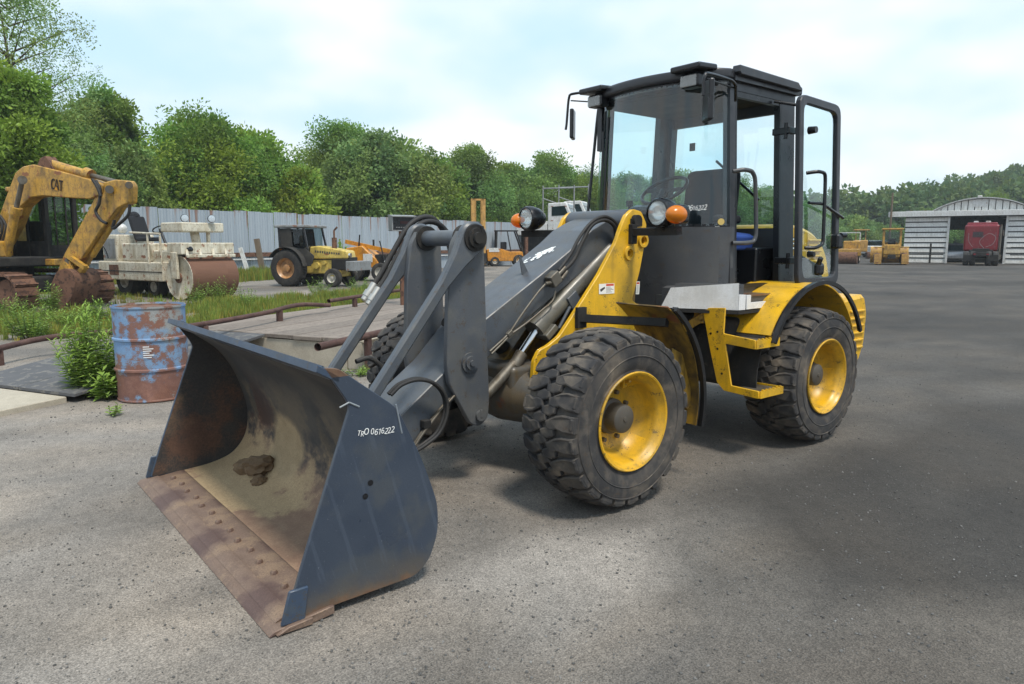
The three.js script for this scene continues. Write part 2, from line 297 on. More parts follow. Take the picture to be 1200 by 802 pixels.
// ---- front frame with its two tower plates
{
  const z1 = .335, z0 = .30;
  const out = rounded([...trace([[734, 252], [742, 245], [752, 248], [758, 262], [757, 280], [750, 318], [741, 352], [768, 372], [778, 420], [770, 470], [640, 478], [624, 452], [626, 424], [632, 411], [643, 405], [656, 394], [676, 363], [702, 322], [722, 284], [728, 266]], z1)], .02);
  const hole = (px, py, r) => [...P(px, py, z1), r];
  const tower = plate(out, z0, z1, .004, [hole(753, 282, .028), hole(737, 297, .024), hole(636, 428, .026)]);
  for (const s of [1, -1]) {
    const t = mesh('tower_plate', s > 0 ? tower : tower.clone().applyMatrix4(new THREE.Matrix4().makeScale(1, 1, -1)), M.yellow, loader);
    if (s < 0) { const ix = t.geometry; for (const k of ['position', 'normal', 'uv']) { const a = ix.attributes[k], w = a.itemSize, A = a.array; for (let i = 0; i < a.count; i += 3) for (let c = 0; c < w; c++) { const q = A[(i + 1) * w + c]; A[(i + 1) * w + c] = A[(i + 2) * w + c]; A[(i + 2) * w + c] = q; } } }
    for (const [px, py, r] of [[753, 282, .05], [737, 297, .05]]) { const [x, y] = P(px, py, z1); mesh('bushing', lathe([[r * .62, -.01], [r * .62, .018], [r, .018], [r * 1.05, .012], [r * 1.05, -.01]], 28).applyMatrix4(new THREE.Matrix4().makeScale(1, 1, s)).translate(x, y, s * (z1 - .002)), M.yellow, t); }
    const [x, y] = P(744, 259, z1); mesh('pivot_pin', [rod([x, y, s * (z1 - .05)], [x, y, s * (z1 + .035)], .045, .042, 24), rbox(.12, .05, .012, .003, x + .01, y - .01, s * (z1 + .006))], M.blackMatte, t);
  }
  { // warning stickers on the near plate
    const q = (a, b, c, d) => quad([a, b, c, d].map(p => [...P(p[0], p[1], z1 + .003), z1 + .003]));
    const st = inkDecal(160, 110, (g, w, h) => { g.fillStyle = '#e6e4dc'; g.fillRect(0, 0, w, h); g.fillStyle = '#c8442c'; g.fillRect(w * .46, h * .05, w * .5, h * .2); g.fillStyle = '#3c3a38'; for (let i = 0; i < 5; i++) g.fillRect(w * .46, h * (.34 + i * .12), w * (.3 + .18 * ((i * 7) % 3) / 2), h * .04); g.beginPath(); g.moveTo(w * .06, h * .55); g.lineTo(w * .36, h * .3); g.lineTo(w * .40, h * .45); g.lineTo(w * .12, h * .8); g.fill(); });
    mesh('warning_sticker', q([702, 345], [720, 344], [720, 332], [702, 333]), st, loader, true);
    const st2 = inkDecal(40, 110, (g, w, h) => { g.fillStyle = '#dcdcd4'; g.fillRect(0, 0, w, h); g.fillStyle = '#b04a34'; g.fillRect(4, 6, w - 8, 18); g.fillStyle = '#55534f'; for (let i = 0; i < 8; i++) g.fillRect(6, 34 + i * 9, w - 14, 3); });
    mesh('warning_sticker', q([745, 345], [749, 345], [750, 330], [746, 330]), st2, loader, true);
  }
  // box of the front frame between the plates, oscillation casting, articulation
  mesh('front_frame', [span(-.10, .95, .42, .66, -.29, .29, .02), plate(rounded([[-.16, .62], [.55, .62], [.70, 1.1], [.35, 1.12], [.05, .8]], .03), -.29, -.02, .006), span(.55, .98, .62, 1.25, -.285, .285, .02)], M.yellowDirty, loader);
  mesh('centre_joint', [rod([1.08, .40, 0], [1.08, .98, 0], .09), rbox(.32, .06, .42, .02, 1.05, .48, 0), rbox(.32, .06, .42, .02, 1.05, .90, 0), span(.9, 1.25, .36, 1.0, -.2, .2, .02)], M.blackMatte, loader);
}

// ---- boom, levers, links, cylinders
{
  const b = .205;
  const topEdge = trace([[752, 256], [741, 249], [729, 251.5], [710, 259.5], [693, 270], [677, 286], [640, 317], [569, 374], [527, 430], [474, 483]], b);
  const t2 = topEdge.slice(2);
  const low = offsetPath(t2, .19).map((p, i) => i < 2 ? [p[0] + .02, p[1]] : p);
  // offset to the under side whichever way the path runs
  const under = (low[5][1] < t2[5][1] ? low : offsetPath(t2, -.19)).slice().reverse();
  const prof = [[topEdge[0][0] + .02, topEdge[0][1] - .02], topEdge[1], ...t2, [-1.30, .33], [-1.40, .22], [-1.36, .12], [-1.25, .12], ...under.slice(0), [topEdge[0][0] + .03, topEdge[0][1] - .11]];
  const bm = mesh('boom', [plate(rounded(prof, .012), -b, b, .006)], M.boom, loader);
  // wider shoulders at the pivot end
  const [px, py] = P(744, 259, .335);
  mesh('boom_pivot', [rod([px, py, -.298], [px, py, .298], .085, .085, 28)], M.boom, loader);
  { const a = P(606, 300, 0), c = P(613, 344, .0); mesh('lamp_fin', [plate(rounded([[a[0] - .005, a[1] + .0], [a[0] + .012, a[1] - .01], [c[0] + .075, c[1] + .06], [c[0] + .07, c[1] - .06], [c[0] - .0, c[1] - .015]], .008), .02, .032, .002)], M.boom, bm); }
  { // white paint blot on the boom's top
    const ln = (u, v) => { const a = P(lerp(640, 668, u), lerp(296, 283, u), 0); return a; };
    const st = inkDecal(220, 120, (g, w, h) => { const r = mulberry(77); g.fillStyle = '#dfe3e4'; for (let i = 0; i < 26; i++) { const x = w * (.05 + .9 * r()), y = h * (.5 + .32 * (r() - .5) * (1.5 - Math.abs(x / w - .5) * 2)); g.save(); g.translate(x, y); g.rotate(r() * .8 - .4); g.fillRect(-10 - r() * 9, -3 - r() * 5, 18 + r() * 18, 5 + r() * 9); g.restore(); } for (let i = 0; i < 12; i++) { g.beginPath(); g.arc(w * (.4 + .25 * r()), h * (.3 + .4 * r()), 5 + 8 * r(), 0, 7); g.fill(); } g.globalCompositeOperation = 'destination-out'; for (let i = 0; i < 40; i++) { g.beginPath(); g.arc(w * r(), h * r(), 1 + 2.5 * r(), 0, 7); g.fill(); } });
    const ed = (t, z) => { const i0 = P(677, 286, b), i1 = P(640, 317, b), x = lerp(i0[0], i1[0], t), y = lerp(i0[1], i1[1], t) + .004; return [x, y, z]; };
    mesh('paint_mark', quad([ed(1.02, -.05), ed(.25, .13), ed(-.12, -.02), ed(.62, -.20)]), st, bm, true);
  }
  // bell crank levers outside the boom
  const zl0 = .215, zl1 = .262;
  const lev = trace([[541, 266], [556, 263], [567, 275], [571, 400], [574, 470], [572, 490], [563, 500], [552, 498], [527, 452], [524, 430], [526, 330], [531, 285]], zl1);
  const pinTop = P(555, 279, .31), pinMid = P(550, 425, zl1), pinLow = P(562, 487, zl1);
  for (const s of [1, -1]) {
    const zz = s > 0 ? [zl0, zl1] : [-zl1, -zl0];
    const l = mesh('bell_crank', plate(rounded(lev, .03), zz[0], zz[1], .006), M.lever, loader);
    const z = s * zl1;
    mesh('pivot_pin', [rod([pinMid[0], pinMid[1], z - s * .01], [pinMid[0], pinMid[1], z + s * .016], .062, .062, 28), rod([pinMid[0], pinMid[1], z], [pinMid[0], pinMid[1], z + s * .032], .044, .042, 24), rod([pinMid[0], pinMid[1], z], [pinMid[0], pinMid[1], z + s * .045], .02, .02, 6)], M.lever, l);
    mesh('lower_pin', [rod([pinLow[0], pinLow[1], z - s * .3 * .5], [pinLow[0], pinLow[1], z + s * .022], .036, .034, 20), rbox(.016, .05, .012, .003, pinLow[0], pinLow[1] + .015, z + s * .02)], M.lever, l);
    // tie link from the top pin to the bucket
    const zr0 = s > 0 ? .267 : -.325, zr1 = s > 0 ? .325 : -.267;
    const e = [-1.335, .53];
    const dx = e[0] - pinTop[0], dy = e[1] - pinTop[1], L = Math.hypot(dx, dy), ux = dx / L, uy = dy / L, nx = -uy, ny = ux, at = (t, w) => [pinTop[0] + ux * t + nx * w, pinTop[1] + uy * t + ny * w];
    const head = arc(pinTop[0], pinTop[1], .098, Math.atan2(uy, ux) + 1.25, Math.atan2(uy, ux) + 2 * Math.PI - 1.25, 18);
    const tail = arc(e[0], e[1], .055, Math.atan2(uy, ux) - 1.4, Math.atan2(uy, ux) + 1.4, 10);
    const link = mesh('tie_link', plate([...head, at(.16, -.058), at(.34, -.034), at(L - .15, -.034), ...tail, at(L - .15, .034), at(.34, .034), at(.16, .058)], zr0, zr1, .012), M.boom, loader);
    mesh('link_pin', [rod([pinTop[0], pinTop[1], s * .2], [pinTop[0], pinTop[1], s * .336], .08, .08, 28), rod([pinTop[0], pinTop[1], s * .33], [pinTop[0], pinTop[1], s * .352], .062, .058, 26), rod([pinTop[0], pinTop[1], s * .34], [pinTop[0], pinTop[1], s * .372], .036, .034, 20), rbox(.02, .05, .01, .003, pinTop[0] + .035, pinTop[1] + .045, s * .35)], M.blackMatte, link);
  }
  mesh('cross_tube', [rod([pinTop[0], pinTop[1], -.22], [pinTop[0], pinTop[1], .22], .05, .05, 24)], M.boom, loader);
  // tilt cylinder, down to the lower end of the levers
  const A = P(718, 288, .2), B = P(632, 384, .2), C = P(606, 424, .2), D = pinLow;
  const cyl = mesh('tilt_cylinder', [rod([A[0], A[1] - .03, .17], [B[0], B[1], .17], .072, .072, 24), rod([B[0] + .03, B[1] + .02, .17], [B[0] - .02, B[1] - .02, .17], .08, .08, 24), rbox(.12, .05, .08, .01, B[0] + .05, B[1] - .03, .24, 0, 0, .7)], M.cylinder, loader);
  mesh('piston_rod', [rod([B[0], B[1], .19], [C[0], C[1], .19], .026, .026, 20)], M.chrome, cyl);
  mesh('rod_clevis', [rod([C[0] + .05, C[1] + .05, .19], [C[0] - .02, C[1] - .03, .19], .042, .042, 18), rod([C[0], C[1], .19], [D[0] + .02, D[1] + .03, .18], .036, .036, 18)], M.steel, cyl);
  const A2 = P(700, 330, .12);
  mesh('lift_cylinder', [rod([.35, .62, -.12], [-.25, .98, -.12], .055, .055, 20), rod([-.2, .95, -.12], [-.45, 1.02, -.12], .028)], M.blackMatte, loader);
  mesh('cylinder_bracket', [rbox(.10, .10, .03, .006, ...P(672, 352, .24), .24, 0, 0, .6), rod([...P(668, 360, .25), .25], [...P(655, 385, .25), .25], .012)], M.boom, loader);
  // valve block with its steel lines
  const vb = P(648, 327, .24);
  const v = mesh('valve_block', [rbox(.085, .085, .07, .008, vb[0], vb[1], .245, 0, 0, .6), rod([vb[0] + .03, vb[1] + .03, .26], [vb[0] + .09, vb[1] + .075, .26], .016), rod([vb[0] + .06, vb[1] + .0, .26], [vb[0] + .11, vb[1] + .05, .26], .014), rod([vb[0] - .03, vb[1] - .02, .26], [vb[0] - .085, vb[1] - .03, .26], .013)], M.steel, loader);
  const q = (px, py, z = .255) => [...P(px, py, z), z];
  for (const pts of [[[641, 331], [628, 346], [610, 371], [597, 390], [585, 402], [574, 412]], [[651, 341], [648, 352], [636, 363], [618, 378], [599, 392], [587, 404], [576, 415]]]) mesh('steel_line', tube(pts.map(p => q(...p)), .0075, 8), M.steel, loader);
  mesh('line_clamp', [rbox(.045, .03, .03, .005, ...P(597, 391, .255), .255, 0, 0, .6)], M.steel, loader);
  for (const [pts, r] of [[[[657, 321], [672, 305], [683, 282], [694, 264], [708, 258], [719, 264], [724, 277]], .014], [[[655, 317], [668, 299], [680, 277], [694, 260], [709, 254], [721, 261], [727, 276]], .012]]) mesh('hydraulic_hose', tube(pts.map(p => q(...p, .26)), r), M.hose, loader);
  // pair of hoses over the lever with open couplers
  for (const [i, z] of [[0, -.345], [1, -.375]]) {
    const o = i * 5; const h = mesh('hydraulic_hose', tube([[534, 300], [529, 281], [516, 264 - o], [500, 260 - o], [484, 270 - o], [468, 296 - o], [452, 325 - o], [441, 342 - o]].map(p => q(p[0] - o, p[1], z)), .019), M.hose, loader);
    mesh('quick_coupler', [rod(q(444 - o, 338 - o, z), q(437 - o, 349 - o, z), .026, .026, 14), rod(q(438 - o, 347 - o, z), q(434 - o, 353 - o, z), .032, .03, 14), rod(q(434 - o, 353 - o, z), q(431 - o, 357 - o, z), .024, .022, 14)], M.zinc, h);
  }
  // hose loop by the bucket hinge
  for (const [dz, r] of [[.29, .013], [.315, .013]]) mesh('hydraulic_hose', tube([[455, 462], [468, 450], [488, 444], [507, 449], [519, 463], [521, 483], [513, 505], [498, 519], [484, 528]].map(p => q(p[0] + (dz - .29) * 120, p[1] + (dz - .29) * 50, dz)), r * .9), M.hose, loader);
  mesh('hydraulic_hose', tube([[417, 424], [432, 420], [444, 427], [450, 438]].map(p => q(...p, -.2)), .016), M.hose, loader);
  // steel lines under the front of the boom
  for (const dz of [.16, .19]) mesh('steel_line', tube([[536, 458], [517, 478], [497, 503], [484, 522]].map(p => q(p[0] + (dz - .16) * 80, p[1], dz + .06)), .009), M.steel, loader);
  mesh('line_clamp', [rbox(.05, .05, .05, .006, ...P(499, 497, .235), .235)], M.blackMatte, loader);
}

// ---- bucket
{
  const W = 1.13, bucket = grp('bucket', loader);
  const inner = smooth([[-1.868, 1.035], [-1.72, .93], [-1.60, .83], [-1.515, .70], [-1.455, .54], [-1.425, .38], [-1.45, .22], [-1.54, .11], [-1.68, .062], [-1.86, .044]], 44, false);
  const off = (d) => { const o = offsetPath(inner, d); return (o[20][0] > inner[20][0]) === (d > 0) ? o : offsetPath(inner, -d); };
  const outer = off(.018);
  mesh('bucket_shell', [plate([...inner, ...outer.slice().reverse()], -W, W, 0)], M.bucketBlue, bucket);
  // worn inner skin with caked sand, one sheet 2 mm proud of the shell
  const skinIn = off(-.003), len = [0]; for (let i = 1; i < skinIn.length; i++) len.push(len[i - 1] + Math.hypot(skinIn[i][0] - skinIn[i - 1][0], skinIn[i][1] - skinIn[i - 1][1]));
  const LT = len.at(-1);
  const skinTex = tex([1024, 512], (u, v) => {   // u across (0 far, 1 near the door side), v 0 lip .. 1 floor edge
    const a = NA(u * 1.5, v * 1.1), b = NB(u * 2, v), c = NC(u * 2, v * 2), s = NS(u * 3, v * 2);
    let k = mix3([52, 52, 54], [78, 75, 70], sstep(.35, .7, a) * .8);
    k = mix3(k, [92, 82, 66], .55 * sstep(.54, .72, b + .3 * (c - .5) + .2 * (s - .5)) * sstep(.22, .5, v));     // dry film streaks
    k = mix3(k, [74, 46, 36], .7 * sstep(.5, .62, NB(v, u) + .15 * (c - .5)) * sstep(.25, .55, v) * sstep(.45, .05, u));
    const fl = sstep(.56, .70, v + .14 * (a - .5) + .16 * (c - .5));                      // floor: worn brown steel
    k = mix3(k, mix3([122, 96, 80], [146, 122, 100], c), fl);
    const sand = sstep(.44, .62, b * .6 + .4 * a + .30 * Math.exp(-(((u - .24) / .30) ** 2)) * sstep(.56, .68, v) - .36 * sstep(.42, .85, u + .3 * (v - .8)) - .04 + .24 * (c - .5)) * sstep(.58, .70, v + .16 * (c - .5));
    k = mix3(k, mix3([152, 130, 98], [182, 160, 124], s * .6 + c * .4), sand * .9);
    k = mix3(k, [118, 104, 84], .5 * sstep(.46, .70, NB(u * 1.2, v * .4) + .35 * (c - .5)) * sstep(.22, .46, v) * sstep(.75, .6, v));
    const pile = Math.exp(-(((u - .34) / .11) ** 2) - (((v - .62) / .14) ** 2));
    k = mix3(k, mix3([138, 120, 92], [160, 142, 112], c), sstep(.25, .55, pile + .35 * (b - .5)));
    if (NT(u * 3, v * 2) > .965) k = mix3(k, [150, 148, 140], .5);
    return k.map(x => x * (.9 + .2 * s));
  });
  { // sheet with its own uv
    const pos = [], uv = [], nx = 24; for (let i = 0; i < skinIn.length - 1; i++) for (let j = 0; j < nx; j++) { const c = [[i, j], [i, j + 1], [i + 1, j + 1], [i, j], [i + 1, j + 1], [i + 1, j]]; for (const [ii, jj] of c) { pos.push(skinIn[ii][0], skinIn[ii][1] , lerp(-W + .012, W - .012, jj / nx)); uv.push(jj / nx, len[ii] / LT); } }
    const g = new THREE.BufferGeometry(); g.setAttribute('position', new THREE.Float32BufferAttribute(pos, 3)); g.setAttribute('uv', new THREE.Float32BufferAttribute(uv, 2)); g.computeVertexNormals();
    mesh('inner_skin', toCreasedNormals(g, .6), std({ map: skinTex, roughness: .85, bumpMap: skinTex, bumpScale: .004 }), bucket, true);
  }
  // side plates
  const side = rounded([[-2.06, .034], [-1.985, .25], [-1.755, .865], [-1.768, .90], [-1.862, 1.045], [-1.80, 1.035], [-1.535, .835], [-1.42, .60], [-1.335, .36], [-1.335, .22], [-1.385, .10], [-1.46, .046]], [.01, .05, .03, .02, .01, .02, .05, .1, .1, .08, .06, .04, .04]);
  const rustTex = tex(512, (u, v) => { const a = NA(u, v), b = NB(u, v), c = NC(u, v), s = NS(u, v); let k = mix3([46, 46, 48], [68, 64, 60], a); k = mix3(k, mix3([78, 54, 44], [98, 70, 54], c), .8 * sstep(.36, .68, b + .3 * (c - .5) + .2 * (s - .5))); k = mix3(k, [122, 102, 78], .5 * sstep(.5, .75, ND(u, v) + .3 * (c - .5))); return k.map(x => x * (.88 + .24 * s)); }, .7);
  const sideTex = tex(1024, (u, v) => {      // u, v in metres on the plate: worn blue-grey paint, soil and rust caked along the foot, stone specks
    const a = NA(u, v), b = NB(u, v), c = NC(u, v), s = NS(u * 2, v * 2), f = NC(u * 3, v * 3); let k = mix3([48, 58, 73], [59, 68, 81], a); k = mix3(k, [84, 84, 80], .35 * sstep(.5, .75, b + .3 * (c - .5)));
    const foot = sstep(.20, .03, v + .10 * (a - .5) + .12 * (c - .5)) * (v < .5 ? 1 : 0); k = mix3(k, mix3([86, 82, 72], [106, 84, 64], c), .75 * foot); const rust = sstep(.085, .03, v + .06 * (c - .5) + .04 * (f - .5)) * (v < .5 ? 1 : 0); k = mix3(k, mix3([92, 64, 48], [124, 96, 72], f), .8 * rust);
    if (NT(u * 1.5, v * 1.5) > .955) k = mix3(k, [150, 154, 156], .55 * sstep(.955, .98, NT(u * 1.5, v * 1.5))); const sc = NA(u * 7 + v * 2, v * .7); k = mix3(k, [84, 94, 108], .25 * sstep(.62, .7, sc)); return k.map(x => x * (.95 + .1 * s)); });
  const sideMat = std({ map: sideTex, roughness: .8, roughnessMap: roughTex, bumpMap: bumpFine, bumpScale: .0008 });
  const pn = mesh('side_plate', plate(side, W, W + .02, .003), sideMat, bucket);
  const pf = mesh('side_plate', plate(side, -W - .02, -W, .003), M.bucketBlue, bucket);
  mesh('rusty_inner_face', plate(rounded(side.map(([x, y]) => [x * .985 - .024, y * .985 + .008]), .001), -W + .001, -W + .003, 0), std({ map: rustTex, roughness: .95, bumpMap: bumpFine, bumpScale: .001 }), pf);
  mesh('rusty_inner_face', plate(rounded(side.map(([x, y]) => [x * .985 - .024, y * .985 + .008]), .001), W - .003, W - .001, 0), std({ map: rustTex, roughness: .95 }), pn);
  // corner wear blocks, cutting edge with its bolts, weld beads
  for (const s of [1, -1]) mesh('corner_block', plate(rounded([[-2.085, .030], [-2.045, .165], [-1.965, .165], [-1.985, .030]], .008), s > 0 ? W + .018 : -W - .034, s > 0 ? W + .034 : -W - .018, .004), M.bucketBlue, bucket);
  const edgeTex = tex(512, (u, v) => { const a = NA(u, v), b = NB(u, v), c = NC(u, v), s = NS(u, v); let k = mix3([104, 86, 76], [132, 112, 98], a * .6 + c * .5); k = mix3(k, [150, 128, 104], .5 * sstep(.48, .72, b + .3 * (c - .5) + .2 * (s - .5))); k = mix3(k, [76, 58, 58], .6 * sstep(.48, .7, ND(u, v) + .25 * (c - .5))); return k.map(x => x * (.9 + .2 * s)); }, 1.3);
  const worn = std({ map: edgeTex, roughness: .62, metalness: .25, bumpMap: edgeTex, bumpScale: .003 });
  mesh('cutting_edge', [plate(rounded([[-2.135, .003], [-2.115, .022], [-1.88, .046], [-1.86, .046], [-1.86, .012], [-1.95, .002]], .002), -W - .036, W + .036, .003), plate([[-2.09, .0265], [-2.06, .040], [-2.02, .0455], [-2.015, .036]], -W + .02, W - .02, 0)], worn, bucket);
  mesh('edge_end', plate(rounded([[-2.11, .008], [-2.06, .030], [-1.96, .036], [-1.96, .006]], .003), W + .020, W + .052, .003), worn, bucket);
  const boltGeo = join([lathe([[0, .018], [.012, .016], [.0165, .008], [.018, 0], [.018, -.004]], 10, 'y')]);
  for (let i = 0; i < 14; i++) { const bm = mesh('bolt', boltGeo.clone(), worn, bucket, true); bm.position.set(-1.955 + (i % 2) * .012, .040, lerp(-1.0, 1.02, i / 13)); bm.rotation.z = -.1; }
  for (const [a, b2] of [[[398, 478], [409, 472]], [[409, 472], [421, 477]], [[464, 474], [471, 508]]]) mesh('weld_bead', [rod([...P(...a, W + .022), W + .021], [...P(...b2, W + .022), W + .021], .004, .004, 8)], M.bead, bucket);
  for (const [px, py] of [[434, 566], [428, 582]]) mesh('drain_hole', [rod([...P(px, py, W + .02), W + .018], [...P(px, py, W + .02), W + .0215], .013, .013, 14)], M.black, bucket);
  mesh('lip_bar', [plate([[-1.895, 1.03], [-1.885, 1.058], [-1.79, 1.0], [-1.80, .975]], -W - .02, W + .02, .003)], M.bucketBlue, bucket);
  // hinge ears on the back
  for (const z of [-.30, -.17, .17, .30]) mesh('hinge_ear', plate(rounded([[-1.47, .70], [-1.36, .64], [-1.26, .54], [-1.24, .26], [-1.28, .12], [-1.41, .12], [-1.395, .4]], .05), z - .016, z + .016, .004), M.bucketBlue, bucket);
  mesh('hinge_pin', [rod([-1.33, .22, -.36], [-1.33, .22, .36], .035), rod([-1.335, .53, -.36], [-1.335, .53, .36], .032)], M.steel, bucket);
  // chalked stock number
  const q = (px, py) => [...P(px, py, W + .023), W + .0235];
  mesh('chalk_number', quad([q(417, 516), q(464, 511), q(463, 496), q(416, 501)]), inkDecal(560, 150, scrawl('TRO 0616222', 92)), bucket, true);
}

// ---- fenders, steps
{
  const fr = arc(0, .525, .735, 1.45, 3.42, 26).map(([x, y]) => [-x, y]).map(([x, y]) => [x, y]);
  const mk = (cx, r, a0, a1, n = 26) => arc(cx, .525, r, a0, a1, n);
  // front fender: over the rear upper quarter of the wheel (own x to the rear)
  for (const s of [1, -1]) {
    const z = (a, b) => s > 0 ? [a, b] : [-b, -a];
    const p1 = mk(0, .742, 1.0, -.22);
    const f = mesh('front_fender', [sheet(p1, ...z(.62, 1.04), .008)], M.yellowDirty, loader);
    mesh('fender_edge', [sheet(offsetPath(p1.slice(1), .012), ...z(1.045, 1.085), .014), sheet(offsetPath(p1.slice(1), -.002), ...z(1.066, 1.086), .018)], M.rubberEdge, f);
    mesh('fender_flap', [plate(rounded([...trace([[788, 408], [800, 415], [806, 440], [813, 470], [806, 480], [790, 470]], .98)], .01), ...z(.97, .98), .002)], M.yellowDirty, f);
    mesh('fender_stay', [bar([...P(712, 377, .60), s * .34], [...P(788, 379, 1.0), s * .96], .05, .05), span(P(712, 374, .6)[0] - .04, P(712, 374, .6)[0] + .04, P(712, 374, .6)[1] - .08, P(712, 374, .6)[1] + .06, s * .34, s * .37)], M.blackMatte, f);
    mesh('fender_bolt', [rod([...P(811, 441, .98), s * .985], [...P(811, 441, .98), s * .995], .014, .014, 8)], M.axle, f);
    // rear fender
    const p2 = mk(2.2088, .70, 2.95, .35, 32);
    const r = mesh('rear_fender', [sheet(mk(2.2088, .70, 2.62, .35, 30), ...z(.52, 1.02), .010)], M.yellow, loader);
    mesh('lower_fender', [sheet(mk(2.2088, .695, 3.2, 2.63, 10), ...z(.52, .98), .010)], M.blackMatte, r);
    mesh('fender_edge', [sheet(mk(2.2088, .715, 2.70, .42, 34), ...z(1.05, 1.085), .014), sheet(mk(2.2088, .700, 2.70, .42, 34), ...z(1.066, 1.086), .018)], M.rubberEdge, r);
  }
  // ladder on the door side
  const xl = 1.36, Zat = (px, py) => { let z0 = .3, z1 = 1.4; for (let i = 0; i < 40; i++) { const m = (z0 + z1) / 2; if (P(px, py, m)[0] > xl) z0 = m; else z1 = m; } return [z0, P(px, py, z0)[1]]; };
  const lo = rounded([[824, 366], [829, 361], [850, 361], [848, 391], [885, 399], [885, 410], [850, 403], [857, 452], [889, 459], [889, 468], [848, 458], [840, 448], [832, 410]].map(q => Zat(...q)), .008).map(([z, y]) => [-z, y]);
  const lad = mesh('step_ladder', [plate(lo, 0, .014, .003).rotateY(Math.PI / 2).translate(xl, 0, 0)], M.yellow, loader);
  for (const [yt, h, zo, zi] of [[.862, .06, 1.052, .80], [.508, .05, 1.10, .86]]) {
    const t = mesh('step_tread', [span(xl + .014, xl + .31, yt - h, yt, zo - .012, zo), span(xl + .30, xl + .312, yt - h, yt, zi, zo - .012)], M.yellow, lad);
    mesh('tread_grating', [span(xl + .016, xl + .298, yt - .03, yt - .012, zi, zo - .014)], M.steel, t);
    for (let i = 0; i < 6; i++) mesh('grip_tooth', [box(.018, .012, .012, xl + .05 + i * .045, yt + .004, zo - .006)], M.yellow, t);
  }
  for (const [px, py] of [[841, 389], [841, 409], [846, 438], [833, 391]]) { const [z, y] = Zat(px, py); mesh('bolt_hole', rod([xl - .003, y, z], [xl + .004, y, z], .009, .009, 10), M.black, lad); }
  { const [z, y] = Zat(818, 372), [z2, y2] = Zat(800, 388); mesh('ladder_bracket', [bar([xl + .02, y + .02, z + .05], [xl - .05, y2, z2], .03, .06), rbox(.05, .09, .09, .01, xl + .03, y, z), rod([xl - .02, y, z + .03], [xl + .02, y, z + .03], .018, .018, 6)], M.yellowDirty, loader); }
  // battery and tank boxes under the cab, dark
  mesh('side_tank', [span(1.46, 1.92, .48, .98, .40, .74, .05)], M.blackMatte, loader);
  mesh('rear_frame', [span(1.15, 3.3, .50, 1.02, -.42, .42, .03)], M.blackMatte, loader);
}

